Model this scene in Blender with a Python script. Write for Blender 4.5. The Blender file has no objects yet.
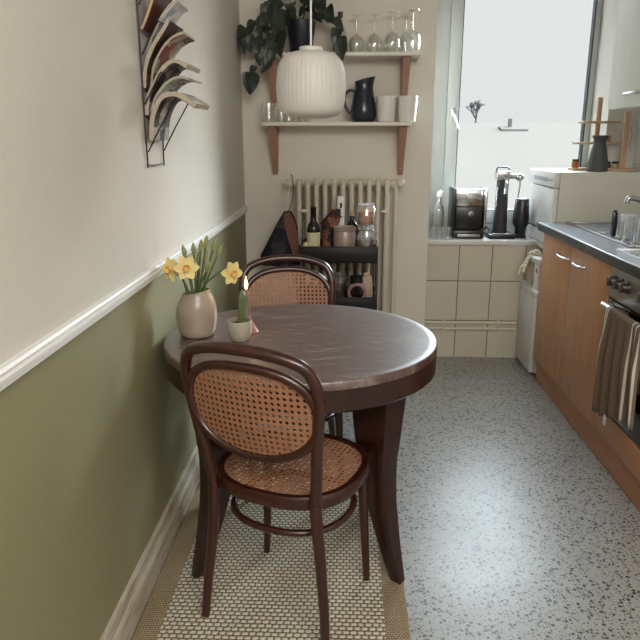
import bpy, bmesh, math, random
from mathutils import Vector, Matrix
PI = math.pi
C = bpy.context.scene.collection
SC = bpy.context.scene
random.seed(7)

# ------------------------------------------------------------------ materials
def lin(c):
    return tuple(((v/255)/12.92 if v/255 <= .04045 else ((v/255+.055)/1.055)**2.4) for v in c) + (1,)

class NT:
    def __init__(s, name):
        s.m = bpy.data.materials.new(name); s.m.use_nodes = True
        s.t = s.m.node_tree; s.t.nodes.clear()
        s.out = s.t.nodes.new('ShaderNodeOutputMaterial')
    def n(s, kind, **kw):
        nd = s.t.nodes.new('ShaderNode'+kind)
        for k, v in kw.items():
            if k in nd.inputs.keys(): s.put(nd.inputs[k], v)
            else: setattr(nd, k, v)
        return nd
    def put(s, sock, v):
        if isinstance(v, bpy.types.NodeSocket): s.t.links.new(v, sock)
        else: sock.default_value = v
    def coord(s, scale=(1,1,1), loc=(0,0,0), rot=(0,0,0)):
        tc = s.n('TexCoord'); mp = s.n('Mapping')
        s.t.links.new(tc.outputs['Object'], mp.inputs['Vector'])
        mp.inputs['Scale'].default_value = scale; mp.inputs['Location'].default_value = loc; mp.inputs['Rotation'].default_value = rot
        return mp.outputs[0]
    def math(s, op, a, b=0.0, c=0.0, clamp=False):
        nd = s.n('Math', operation=op); nd.use_clamp = clamp
        s.put(nd.inputs[0], a); s.put(nd.inputs[1], b); s.put(nd.inputs[2], c); return nd.outputs[0]
    def mix(s, f, a, b, blend='MIX'):
        nd = s.n('Mix', data_type='RGBA', blend_type=blend)
        s.put(nd.inputs[0], f); s.put(nd.inputs[6], a); s.put(nd.inputs[7], b); return nd.outputs[2]
    def ramp(s, f, stops):
        nd = s.n('ValToRGB'); cr = nd.color_ramp
        while len(cr.elements) < len(stops): cr.elements.new(.5)
        for e, (p, c) in zip(cr.elements, stops): e.position = p; e.color = c
        s.put(nd.inputs[0], f); return nd.outputs[0]
    def noise(s, vec, scale, detail=3, rough=.5, dist=0):
        nd = s.n('TexNoise'); s.put(nd.inputs['Vector'], vec)
        nd.inputs['Scale'].default_value = scale; nd.inputs['Detail'].default_value = detail
        nd.inputs['Roughness'].default_value = rough; nd.inputs['Distortion'].default_value = dist
        return nd.outputs[0]
    def voro(s, vec, scale, out='Color', feature='F1'):
        nd = s.n('TexVoronoi', feature=feature); s.put(nd.inputs['Vector'], vec); nd.inputs['Scale'].default_value = scale
        return nd.outputs[out]
    def bsdf(s, col, rough=.5, metal=0., bump=None, bd=.002, **kw):
        b = s.n('BsdfPrincipled'); s.put(b.inputs['Base Color'], col); s.put(b.inputs['Roughness'], rough)
        b.inputs['Metallic'].default_value = metal
        for k, v in kw.items(): s.put(b.inputs[k.replace('_', ' ')], v)
        if bump is not None:
            bp = s.n('Bump'); bp.inputs['Strength'].default_value = 1; bp.inputs['Distance'].default_value = bd
            s.put(bp.inputs['Height'], bump); s.t.links.new(bp.outputs[0], b.inputs['Normal'])
        s.t.links.new(b.outputs[0], s.out.inputs[0]); return s.m

def simple(name, c, rough=.5, metal=0., var=.06, scale=9., **kw):
    s = NT(name); v = s.noise(s.coord(), scale, 4)
    a = lin(c); lo = tuple(x*(1-var) for x in a[:3])+(1,); hi = tuple(min(1, x*(1+var)) for x in a[:3])+(1,)
    return s.bsdf(s.mix(v, lo, hi), rough, metal, **kw)

def wood(name, c1, c2, rough=.4, axis=2, scale=1., coat=0., scratch=None, spec=.5, crough=.25, cior=1.5):
    s = NT(name); st = [14*scale]*3; st[axis] = 1.1*scale
    v = s.noise(s.coord(st), 4, 6, .6, .8)
    col = s.mix(s.math('SMOOTH_MIN', s.math('MULTIPLY_ADD', v, 2.2, -.6), 1, .2, True), lin(c1), lin(c2))
    r = rough
    if scratch:
        n2 = s.noise(s.coord((2.2, 9, 1), rot=(0, 0, .35)), 5, 8, .7)
        k = s.math('MULTIPLY_ADD', n2, 4, -1.95, True)
        n3 = s.noise(s.coord((1, 1, 1)), 60, 4, .7)
        k = s.math('MULTIPLY', k, s.math('MULTIPLY_ADD', n3, 2, -.4, True))
        col = s.mix(s.math('MULTIPLY', k, .6), col, lin(scratch))
        r = s.math('MULTIPLY_ADD', n2, .30, rough-.15)
    return s.bsdf(col, r, 0, v, .0006, Coat_Weight=coat, Coat_Roughness=crough, Coat_IOR=cior, Specular_IOR_Level=spec)

def glassy(name, tint=(255, 255, 255), base=.06, edge=.55, frost=0.):
    s = NT(name); lw = s.n('LayerWeight'); lw.inputs[0].default_value = .5
    f = s.math('MULTIPLY_ADD', s.math('POWER', lw.outputs['Facing'], 1.9), edge, base, True)
    tr = s.n('BsdfTransparent'); tr.inputs[0].default_value = lin(tint)
    gl = s.n('BsdfGlossy'); gl.inputs['Roughness'].default_value = .10; gl.inputs[0].default_value = (1, .99, .98, 1)
    mx = s.n('MixShader'); s.put(mx.inputs[0], f)
    src = tr.outputs[0]
    if frost:
        tl = s.n('BsdfTranslucent'); tl.inputs[0].default_value = (.95, .96, .97, 1); m2 = s.n('MixShader'); m2.inputs[0].default_value = frost
        s.t.links.new(tr.outputs[0], m2.inputs[1]); s.t.links.new(tl.outputs[0], m2.inputs[2]); src = m2.outputs[0]
    s.t.links.new(src, mx.inputs[1]); s.t.links.new(gl.outputs[0], mx.inputs[2])
    s.t.links.new(mx.outputs[0], s.out.inputs[0]); return s.m

M = {}
def plaster(name, c, rough=.85):
    s = NT(name); v = s.noise(s.coord(), 2.2, 5, .6); f = s.noise(s.coord(), 55, 3)
    a = lin(c)
    col = s.mix(v, tuple(x*.92 for x in a[:3])+(1,), tuple(min(1, x*1.06) for x in a[:3])+(1,))
    return s.bsdf(col, rough, 0, f, .0012)
M['cream'] = plaster('cream_wall_paint', (204, 199, 188))
M['warm'] = plaster('warm_white_wall_paint', (222, 216, 204))
M['olive'] = plaster('olive_wall_paint', (138, 134, 100), .6)
M['ceil'] = plaster('white_ceiling_paint', (215, 212, 205))
M['trim'] = simple('white_gloss_paint', (222, 221, 217), .35, var=.03)
M['radwhite'] = simple('cream_radiator_enamel', (212, 203, 185), .35, var=.04)
M['sill'] = simple('white_sill_laminate', (212, 212, 210), .25, var=.03)
M['frame'] = simple('white_window_plastic', (190, 196, 194), .35, var=.02)
M['gasket'] = simple('dark_rubber_gasket', (60, 62, 64), .6)
M['shelf'] = simple('white_shelf_board', (222, 216, 205), .45, var=.03)

def baseboard_mat():
    s = NT('worn_grey_baseboard_paint'); v = s.noise(s.coord((10, 1.2, 10)), 5, 6, .65, .5)
    return s.bsdf(s.mix(s.math('MULTIPLY_ADD', v, 2.4, -.75, True), lin((150, 138, 118)), lin((205, 196, 178))), .55, 0, v, .001)
M['baseboard'] = baseboard_mat()

def terrazzo():
    s = NT('terrazzo_floor'); co = s.coord()
    col = s.mix(s.noise(co, 3, 4), lin((142, 143, 141)), lin((164, 165, 162)))
    def chips(scale, chance, colors, col, size):
        d = s.voro(co, scale, 'Distance'); cc = s.voro(co, scale, 'Color')
        sep = s.n('SeparateColor'); s.put(sep.inputs[0], cc)
        r = s.math('LESS_THAN', sep.outputs[0], chance)
        thr = s.math('MULTIPLY_ADD', sep.outputs[2], size*.7, size*.5)
        wob = s.math('MULTIPLY_ADD', s.noise(co, scale*2.2, 2), .35, -.17)
        k = s.math('MULTIPLY', r, s.math('LESS_THAN', s.math('ADD', d, wob), thr))
        return s.mix(k, col, s.ramp(sep.outputs[1], colors))
    col = chips(270, .6, [(0, lin((120, 118, 108))), (1, lin((150, 147, 136)))], col, .45)
    col = chips(170, .6, [(0, lin((26, 26, 25))), (.6, lin((58, 57, 54))), (1, lin((176, 175, 170)))], col, .42)
    col = chips(88, .5, [(0, lin((20, 20, 20))), (.6, lin((46, 44, 42))), (1, lin((110, 102, 88)))], col, .46)
    r = s.math('MULTIPLY_ADD', s.noise(co, 2.5, 4), .16, .25)
    return s.bsdf(col, r, 0, s.noise(co, 30, 3), .0006, Specular_IOR_Level=.75)
M['terrazzo'] = terrazzo()

def weave(name, light, dark, cx, cy):
    """basket weave: alternating raised cells"""
    s = NT(name); co = s.coord(); sp = s.n('SeparateXYZ'); s.put(sp.inputs[0], co)
    nz = s.noise(co, 25, 2)
    x = s.math('MULTIPLY_ADD', nz, .25, s.math('DIVIDE', sp.outputs[0], cx)); y = s.math('MULTIPLY_ADD', nz, .2, s.math('DIVIDE', sp.outputs[1], cy))
    row = s.math('FLOOR', y)
    xs = s.math('ADD', x, s.math('MULTIPLY', s.math('MODULO', s.math('ABSOLUTE', row), 2.0), .5))
    fx = s.math('FRACT', xs); fy = s.math('FRACT', y)
    ax = s.math('ABSOLUTE', s.math('SUBTRACT', fx, .5)); ay = s.math('ABSOLUTE', s.math('SUBTRACT', fy, .5))
    h = s.math('SUBTRACT', 1, s.math('ADD', s.math('POWER', s.math('MULTIPLY', ax, 2), 3), s.math('POWER', s.math('MULTIPLY', ay, 2), 3)), 0, True)
    st = s.noise(s.coord((90, 14, 30)), 6, 3)
    col = s.mix(s.math('MULTIPLY_ADD', h, 1.5, -.1, True), lin(dark), s.mix(st, tuple(v*.8 for v in lin(light)[:3])+(1,), lin(light)))
    return s.bsdf(col, .9, 0, h, .004)
M['rug'] = weave('sisal_basket_weave', (212, 202, 182), (104, 92, 75), .0215, .0168)
M['rugedge'] = weave('sisal_border_tape', (186, 166, 132), (126, 108, 80), .009, .008)

def tiles(name, axes, origin, size, tile, grout, rough=.25, gw=.003):
    s = NT(name); sp = s.n('SeparateXYZ'); s.put(sp.inputs[0], s.coord())
    ds = []; ids = []
    for ax, o, z in zip(axes, origin, size):
        q = s.math('DIVIDE', s.math('SUBTRACT', sp.outputs[ax], o), z)
        f = s.math('FRACT', q); ids.append(s.math('FLOOR', q))
        ds.append(s.math('MULTIPLY', s.math('MINIMUM', f, s.math('SUBTRACT', 1, f)), z))
    d = s.math('MINIMUM', ds[0], ds[1])
    k = s.math('GREATER_THAN', d, gw)
    cm = s.n('CombineXYZ'); s.put(cm.inputs[0], ids[0]); s.put(cm.inputs[1], ids[1])
    wn = s.n('TexWhiteNoise'); s.put(wn.inputs['Vector'], cm.outputs[0])
    base = s.mix(s.math('MULTIPLY', s.noise(s.coord(), 5, 4), 1), tuple(v*.9 for v in lin(tile)[:3])+(1,), lin(tile))
    base = s.mix(s.math('MULTIPLY', wn.outputs[0], .12), base, lin((160, 150, 130)))
    return s.bsdf(s.mix(k, lin(grout), base), s.math('MULTIPLY_ADD', k, rough-.8, .8), 0, s.math('MULTIPLY', d, 80, 0, True), .001)
M['walltile'] = tiles('cream_wall_tiles', (0, 2), (.70, .246), (.2055, .2595), (212, 205, 188), (120, 108, 92))
M['whitetile'] = tiles('white_wall_tiles', (1, 2), (.2, .03), (.2, .2), (226, 228, 228), (176, 178, 180))

M['mahog'] = wood('dark_mahogany', (30, 13, 11), (56, 25, 19), .33, 2, coat=.25)
M['mahogtop'] = wood('worn_mahogany_top', (44, 18, 14), (84, 42, 33), .42, 0, scratch=(196, 186, 176), coat=1., spec=.6, crough=.42, cior=1.75)
M['bent'] = wood('bentwood_brown', (36, 14, 11), (66, 27, 19), .28, 2, coat=.4)
M['cane'] = simple('woven_cane', (158, 112, 84), .55, var=.2, scale=40)
M['beech'] = wood('beech_laminate', (182, 132, 96), (202, 152, 114), .42, 2, .6)
M['beechh'] = wood('beech_laminate_plinth', (164, 112, 78), (188, 134, 96), .42, 1, .6)
M['bracket'] = wood('reddish_wood', (150, 112, 90), (174, 136, 114), .5, 2)
M['oak'] = wood('pale_oak', (172, 136, 104), (200, 168, 136), .5, 2)
M['oakx'] = wood('pale_oak_across', (172, 136, 104), (200, 168, 136), .5, 0)
M['black'] = simple('black_metal', (24, 24, 26), .4, .3)
M['blackpl'] = simple('black_plastic', (26, 27, 30), .3)
M['blackgl'] = simple('black_oven_glass', (12, 12, 14), .06)
M['chrome'] = simple('chrome', (200, 202, 204), .14, 1., var=.03)
M['steel'] = simple('brushed_steel', (168, 168, 166), .32, 1., var=.08, scale=30)
M['alu'] = simple('aluminium_edge', (206, 210, 214), .3, .9, var=.03)
M['greylam'] = simple('grey_blue_laminate', (160, 168, 180), .30, var=.10, scale=140)
M['appl'] = simple('white_appliance', (208, 208, 204), .35, var=.02)
M['applside'] = simple('shaded_appliance_side', (196, 194, 180), .5, var=.04)  # white casing toned down in its colour for the backlit, shaded side
M['cabwhite'] = wood('whitewashed_cabinet', (212, 212, 204), (220, 220, 212), .4, 2, .5)
M['glass'] = glassy('clear_glass', (252, 253, 252), .10, 1.3, .04)
M['glassd'] = glassy('ribbed_glass', (240, 243, 246), .25, .6, .28)
M['pane'] = glassy('window_pane', (250, 252, 252), .0, .12)
M['lampshade'] = simple('milk_white_lampshade', (202, 200, 192), .45, var=.02)
M['white'] = simple('white_paper', (222, 220, 214), .6)
M['navy'] = simple('navy_glaze', (26, 34, 44), .18)
M['navypot'] = simple('indigo_pot_glaze', (30, 30, 44), .35)
M['green'] = simple('green_stem', (74, 92, 54), .5, var=.2)
M['leaf'] = simple('dark_leaf', (46, 56, 46), .4, var=.3, scale=20)
M['yellow'] = simple('daffodil_yellow', (228, 208, 142), .6, var=.15)
M['orange'] = simple('daffodil_trumpet', (228, 190, 112), .6, var=.15)
M['soil'] = simple('dark_soil', (44, 32, 24), .95, var=.4, scale=80)
M['wax'] = simple('orange_wax', (132, 84, 58), .5)
M['pinkgl'] = simple('coral_glaze', (166, 104, 94), .3)
M['darkglass'] = simple('dark_bottle_glass', (20, 17, 16), .1)
M['label'] = simple('cream_label', (204, 198, 158), .6)
M['darklabel'] = simple('dark_label', (60, 40, 34), .5)
M['pinktin'] = simple('dusty_pink_tin', (156, 136, 128), .35, .2)
M['cork'] = simple('cork', (190, 150, 112), .8)
M['orangefill'] = simple('orange_lentils', (168, 104, 62), .8, var=.4, scale=120)
M['darkfill'] = simple('dark_beans', (86, 66, 54), .7, var=.5, scale=90)
M['greystone'] = simple('dark_grey_stoneware', (66, 67, 68), .6, var=.15)
M['taupe'] = simple('taupe_linen', (112, 92, 76), .95, var=.12, scale=60)
M['stripe'] = simple('white_linen_stripe', (214, 208, 198), .95)
M['clothc'] = simple('cream_cotton', (222, 214, 194), .95)
M['boxbeige'] = simple('beige_card', (190, 180, 156), .7)
M['red'] = simple('red_print', (170, 48, 40), .6)
M['maroon'] = simple('maroon_book_cloth', (84, 42, 32), .6)
M['packb'] = simple('cream_packet', (198, 172, 146), .6, var=.12)
M['mauve'] = simple('mauve_rim', (150, 112, 112), .4)
M['knobm'] = simple('dark_knob', (104, 100, 96), .3, .8)
M['panelm'] = simple('oven_panel_steel', (150, 144, 136), .35, .7, var=.06)
M['snow'] = simple('hazy_field', (86, 82, 77), .9, var=.05, scale=.3, Specular_IOR_Level=0)
M['frosty'] = simple('frosted_twigs', (78, 80, 80), .9, Specular_IOR_Level=0)
M['facade'] = simple('pale_facade', (84, 84, 84), .9, Specular_IOR_Level=0)

def cream_vase():
    s = NT('cream_crackle_glaze'); n = s.noise(s.coord(), 9, 5, .6)
    return s.bsdf(s.mix(n, lin((128, 114, 98)), lin((176, 163, 146))), .28, 0, n, .002)
M['vase'] = cream_vase()
def speckle(name, base, dot, sc=120, amt=.18):
    s = NT(name); cc = s.voro(s.coord(), sc, 'Distance')
    return s.bsdf(s.mix(s.math('LESS_THAN', cc, amt), lin(base), lin(dot)), .35)
M['pot'] = speckle('grey_speckled_glaze', (164, 157, 140), (120, 108, 92))
M['mug'] = speckle('white_speckled_glaze', (220, 218, 210), (150, 140, 130), 70, .12)
def cover(name, cols, sc=(14, 14, 14), white=.35):
    s = NT(name); co = s.coord(sc)
    nd = s.n('TexVoronoi', distance='CHEBYCHEV'); s.put(nd.inputs['Vector'], co); nd.inputs['Scale'].default_value = 1.6
    sp = s.n('SeparateColor'); s.put(sp.inputs[0], nd.outputs['Color'])
    n = s.noise(co, 2.5, 5, .7)
    f = s.math('ADD', s.math('MULTIPLY', sp.outputs[0], .6), s.math('MULTIPLY', n, .4))
    k = len(cols)
    return s.bsdf(s.ramp(f, [(.12+.76*i/(k-1), lin(c)) for i, c in enumerate(cols)]), .65, Specular_IOR_Level=.25)
M['cov_dark'] = cover('black_and_white_cover', [(22, 19, 19), (40, 34, 32), (170, 160, 150), (24, 20, 20), (90, 82, 76), (30, 26, 26)])
M['cov_red'] = cover('red_and_green_cover', [(96, 34, 32), (150, 72, 60), (70, 86, 66), (180, 176, 160), (110, 46, 40)])
M['cov_white'] = cover('white_cover', [(190, 196, 200), (214, 214, 212), (222, 222, 220), (150, 158, 164), (210, 210, 210)])
M['cov_grey'] = cover('grey_text_cover', [(170, 168, 158), (196, 192, 180), (90, 88, 84), (206, 202, 190), (188, 184, 172)], (30, 8, 30))
M['cov_brown'] = cover('dark_brown_cover', [(40, 28, 24), (64, 44, 38), (110, 84, 70), (46, 34, 30), (70, 52, 46)])
M['pages'] = simple('magazine_pages', (172, 160, 140), .7, var=.14, scale=120)
M['patbag'] = cover('patterned_bag_cloth', [(24, 25, 32), (34, 34, 42), (26, 26, 34), (70, 66, 66), (30, 30, 36)], (9, 9, 9))
M['rust'] = simple('rust_cloth', (112, 76, 62), .9, var=.25, scale=30)
M['snack'] = cover('foil_snack_bag', [(24, 21, 23), (36, 30, 30), (48, 36, 34), (150, 92, 68), (34, 28, 30), (26, 22, 24)], (13, 13, 13))
def hobmat():
    s = NT('patterned_glass_hob'); sp = s.n('SeparateXYZ'); s.put(sp.inputs[0], s.coord())
    w = s.noise(s.coord((90, 5, 1)), 2, 4, .6)
    return s.bsdf(s.mix(s.math('MULTIPLY_ADD', w, 3, -1.1, True), lin((70, 74, 78)), lin((160, 166, 172))), .18)
M['hob'] = hobmat()
def flame():
    s = NT('candle_flame'); e = s.n('Emission'); e.inputs[0].default_value = (1, .62, .22, 1); e.inputs[1].default_value = 9
    s.t.links.new(e.outputs[0], s.out.inputs[0]); return s.m
M['flame'] = flame()

# ------------------------------------------------------------------ mesh helpers
class MB:
    def __init__(s): s.b = bmesh.new()
    def box(s, lo, hi, bev=0., rot=None, seg=2):
        t = bmesh.new(); bmesh.ops.create_cube(t, size=1)
        d = [hi[i]-lo[i] for i in range(3)]; c = Vector([(hi[i]+lo[i])/2 for i in range(3)])
        bmesh.ops.scale(t, vec=d, verts=t.verts)
        if bev: bmesh.ops.bevel(t, geom=t.edges[:], offset=min(bev, min(d)*.45), segments=seg, profile=.5, affect='EDGES')
        if rot is not None: bmesh.ops.transform(t, matrix=rot.to_4x4() if hasattr(rot, 'to_4x4') else rot, verts=t.verts)
        bmesh.ops.translate(t, vec=c, verts=t.verts); return s.add(t)
    def add(s, t, mat=None):
        if mat is not None: bmesh.ops.transform(t, matrix=mat, verts=t.verts)
        m = bpy.data.meshes.new('tmp'); t.to_mesh(m); t.free(); s.b.from_mesh(m); bpy.data.meshes.remove(m); return s
    def grid(s, rows, closed_u=False, closed_v=False):
        """rows: list of lists of points; quads between"""
        vs = [[s.b.verts.new(p) for p in r] for r in rows]; R = len(vs); K = len(vs[0])
        for i in range(R if closed_u else R-1):
            for j in range(K if closed_v else K-1):
                try: s.b.faces.new((vs[i][j], vs[i][(j+1) % K], vs[(i+1) % R][(j+1) % K], vs[(i+1) % R][j]))
                except ValueError: pass
        return vs
    def lathe(s, prof, c=(0, 0, 0), n=32, wob=None, axis=None, cap=True):
        """prof: [(r,z)...]"""
        rows = []
        A = axis or Matrix.Identity(3)
        for r, z in prof:
            rows.append([Vector(c)+A@Vector((max(r, 1e-4)*(wob(2*PI*k/n, z) if wob else 1)*math.cos(2*PI*k/n), max(r, 1e-4)*(wob(2*PI*k/n, z) if wob else 1)*math.sin(2*PI*k/n), z)) for k in range(n)])
        vs = s.grid(rows, False, True)
        if cap:
            for r in (vs[0], vs[-1]):
                try: s.b.faces.new(r)
                except ValueError: pass
        return s
    def tube(s, pts, r, n=10, closed=False, sec=None, cap=True, up=None):
        """sweep; r number or list; sec: list of (a,b) section points scaled by r"""
        P = [Vector(p) for p in pts]; N = len(P); R = r if isinstance(r, (list, tuple)) else [r]*N
        sec = sec or [(math.cos(2*PI*k/n), math.sin(2*PI*k/n)) for k in range(n)]
        T = []
        for i in range(N):
            a = P[(i-1) % N] if (closed or i > 0) else P[i]; b = P[(i+1) % N] if (closed or i < N-1) else P[i]
            T.append((b-a).normalized())
        if up is None:
            u = Vector((0, 0, 1)) if abs(T[0].z) < .9 else Vector((0, 1, 0))
        else: u = Vector(up)
        u = (u-T[0]*u.dot(T[0])).normalized(); rows = []
        for i in range(N):
            if up is not None: u = Vector(up)
            u = (u-T[i]*u.dot(T[i]))
            u = u.normalized() if u.length > 1e-6 else T[i].orthogonal().normalized()
            v = T[i].cross(u)
            rows.append([P[i]+(u*a+v*b)*R[i] for a, b in sec])
        vs = s.grid(rows, closed, True)
        if cap and not closed:
            for q in (vs[0], vs[-1]):
                try: s.b.faces.new(q)
                except ValueError: pass
        return s
    def prism(s, poly, ax, a, b, bev=0.):
        """polygon extruded along axis ax between a and b (poly in the other two axes, in order)"""
        t = bmesh.new(); o = [i for i in range(3) if i != ax]
        def p(q, h):
            v = [0, 0, 0]; v[o[0]], v[o[1]] = q; v[ax] = h; return v
        A = [t.verts.new(p(q, a)) for q in poly]; B = [t.verts.new(p(q, b)) for q in poly]; k = len(poly)
        t.faces.new(A); t.faces.new(B[::-1])
        for i in range(k): t.faces.new((A[i], B[i], B[(i+1) % k], A[(i+1) % k]))
        bmesh.ops.recalc_face_normals(t, faces=t.faces)
        if bev: bmesh.ops.bevel(t, geom=t.edges[:], offset=bev, segments=2, profile=.5, affect='EDGES')
        return s.add(t)
    def ball(s, c, r, sub=2, sc=(1, 1, 1)):
        t = bmesh.new(); bmesh.ops.create_icosphere(t, subdivisions=sub, radius=r)
        bmesh.ops.scale(t, vec=sc, verts=t.verts); bmesh.ops.translate(t, vec=c, verts=t.verts); return s.add(t)
    def cyl(s, a, b, r, n=16, r2=None): return s.tube([a, b], [r, r if r2 is None else r2], n)
    def build(s, name, mat, parent=None, smooth=True, ang=38, loc=None, shift=None):
        if shift is not None: bmesh.ops.translate(s.b, vec=shift, verts=s.b.verts)
        bmesh.ops.recalc_face_normals(s.b, faces=s.b.faces)
        me = bpy.data.meshes.new(name); s.b.to_mesh(me); s.b.free()
        for m in (mat if isinstance(mat, (list, tuple)) else [mat]): me.materials.append(m)
        if smooth:
            me.polygons.foreach_set('use_smooth', [True]*len(me.polygons)); me.set_sharp_from_angle(angle=math.radians(ang))
        o = bpy.data.objects.new(name, me); C.objects.link(o)
        if parent: o.parent = parent
        if loc is not None: o.location = loc
        return o

def tag(o, label=None, cat=None, group=None, kind=None):
    for k, v in (('label', label), ('category', cat), ('group', group), ('kind', kind)):
        if v: o[k] = v
    return o
def thing(name, label, cat, loc=(0, 0, 0), rz=0., group=None):
    o = bpy.data.objects.new(name, None); o.empty_display_size = .05; C.objects.link(o)
    o.location = loc; o.rotation_euler = (0, 0, rz); return tag(o, label, cat, group)
def copy_tree(o, parent=None):
    c = o.copy(); C.objects.link(c)
    if parent: c.parent = parent
    for ch in list(o.children): copy_tree(ch, c)
    return c
def struct(name, mb, mat, parent=None, label=None, **kw):
    o = mb.build(name, mat, parent, **kw)
    if not parent:
        o['kind'] = 'structure'
        if label: o['label'] = label
    return o
def spline(pts, k=8, closed=False):
    P = [Vector(p) for p in pts]; n = len(P); out = []
    for i in range(n if closed else n-1):
        g = (lambda j: P[j % n]) if closed else (lambda j: P[max(0, min(n-1, j))])
        p0, p1, p2, p3 = g(i-1), g(i), g(i+1), g(i+2)
        for q in range(k):
            t = q/k
            out.append(.5*((2*p1)+(p2-p0)*t+(2*p0-5*p1+4*p2-p3)*t*t+(3*p1-p0-3*p2+p3)*t**3))
    if not closed: out.append(P[-1])
    return out

# ------------------------------------------------------------------ the room
XL, XR, YB, YW, YR, ZC = -.625, 1.70, 4.08, 4.19, -1.6, 2.75
m = MB(); m.box((XL-.1, YR, -.1), (XR+.1, 4.6, 0)); struct('floor', m, M['terrazzo'], label='speckled grey terrazzo floor', smooth=False)
m = MB(); m.box((XL-.1, YR, ZC), (XR+.1, 4.6, ZC+.1)); struct('ceiling', m, M['ceil'], label='white plaster ceiling', smooth=False)
m = MB(); m.box((XL-.1, YR, 0), (XL, YB+.1, .955)); m.box((XL-.1, YR, .955), (XL, YB+.1, ZC))
o = struct('wall_left', m, [M['olive'], M['cream']], label='plaster wall painted olive below and off-white above the rail', smooth=False)
for p in o.data.polygons: p.material_index = 1 if p.center.z > .96 else 0
m = MB(); m.box((XL, YB, 0), (.487, 4.62, ZC)); struct('wall_back', m, M['warm'], label='warm white wall behind the radiator and shelves', smooth=False)
m = MB(); m.box((.487, YW, 0), (XR, 4.62, .735)); struct('wall_window', m, M['walltile'], label='cream tiled wall below the window', smooth=False)
m = MB(); m.box((1.525, YW, 1.205), (XR, 4.62, ZC)); m.box((1.525, 4.46, .735), (XR, 4.62, 1.205)); m.box((.487, YW, 2.42), (1.525, 4.62, ZC)); struct('wall_window_upper', m, M['ceil'], label='white wall around the window recess', smooth=False)
m = MB(); m.box((XR, YR, 0), (XR+.1, 4.62, ZC)); struct('wall_right', m, M['whitetile'], label='white tiled wall above the worktop', smooth=False)
m = MB(); m.box((XL-.1, YR-.1, 0), (XR+.1, YR, ZC)); struct('wall_rear', m, M['ceil'], label='white wall opposite the window', smooth=False)
# chair rail (moulded profile) and baseboard
m = MB(); m.prism([(XL, .947), (XL+.014, .947), (XL+.014, .956), (XL+.019, .959), (XL+.019, .966), (XL+.013, .969), (XL+.013, .974), (XL+.017, .977), (XL+.013, .983), (XL, .984)], 1, YR+.001, YB-.001)
struct('trim_1', m, M['trim'], label='white moulded rail between olive and off-white paint', smooth=False)
m = MB(); m.prism([(XL, 0), (XL+.022, 0), (XL+.022, .085), (XL+.014, .10), (XL+.012, .132), (XL, .136)], 1, YR+.001, YB-.001)
struct('baseboard_left', m, M['baseboard'], label='worn pale grey baseboard along the olive wall', smooth=False)
# sill, window
m = MB(); m.box((.488, 4.172, .735), (1.13, 4.47, .765), .004); m.box((1.13, YW+.005, .735), (1.524, 4.47, .765), .004)
struct('window_sill', m, M['sill'], label='white window sill above the cream tiles')
m = MB()
W0, W1, Z0, Z1, YG = .489, 1.523, .766, 2.418, 4.47
def ring(m, x0, x1, z0, z1, wl, wr, wb, wt, y0, y1, bev=.004):
    m.box((x0, y0, z0), (x0+wl, y1, z1), bev); m.box((x1-wr, y0, z0), (x1, y1, z1), bev)
    m.box((x0+wl, y0, z0), (x1-wr, y1, z0+wb), bev); m.box((x0+wl, y0, z1-wt), (x1-wr, y1, z1), bev)
ring(m, W0, W1, Z0, Z1, .127, .026, .07, .06, YG, 4.56)
win = struct('window_1', m, M['frame'], label='tall white framed window with bright daylight')
m = MB(); ring(m, .617, 1.497, .837, 2.358, .075, .012, .085, .06, YG-.012, 4.54); m.build('sash', M['frame'], win)
m = MB(); ring(m, .691, 1.486, .921, 2.30, .004, .009, .004, .004, YG-.014, 4.50, 0); m.build('gasket', M['gasket'], win)
m = MB(); m.box((.692, 4.50, .922), (1.485, 4.508, 2.299)); m.build('pane', M['pane'], win, smooth=False)
m = MB(); m.box((.640, YG-.022, 1.47), (.664, YG-.011, 1.56), .003); m.tube([(.652, YG-.02, 1.52), (.652, YG-.05, 1.52), (.662, YG-.055, 1.50), (.690, YG-.055, 1.43)], .007, 8); m.build('window_handle', M['alu'], win)

# heating pipes on tiles
for z, lab in ((.236, 'upper of the two thin cream pipes along the tiled wall'), (.196, 'lower of the two thin cream pipes along the tiled wall')):
    m = MB(); m.cyl((.489, YW-.013, z), (1.08, YW-.013, z), .010, 10)
    for x in (.62, .97): m.box((x-.006, YW-.024, z-.014), (x+.006, YW, z+.014))
    tag(m.build('heating_pipe', M['radwhite']), lab, 'pipe')

# ------------------------------------------------------------------ rug
rug = thing('woven_rug', 'beige basket-weave sisal rug under the round table', 'rug', (-.205, 1.7, 0))
m = MB(); m.box((-.325, -1.0, .001), (.325, .99, .009)); m.build('rug_field', M['rug'], rug, smooth=False)
m = MB()
m.box((-.395, -1.07, .001), (-.325, 1.06, .0095), .003); m.box((.325, -1.07, .001), (.395, 1.06, .0095), .003)
m.box((-.325, -1.07, .001), (.325, -1.0, .0095), .003); m.box((-.325, .99, .001), (.325, 1.06, .0095), .003)
m.build('rug_border', M['rugedge'], rug)
FZ = .0098   # top of the rug

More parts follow.
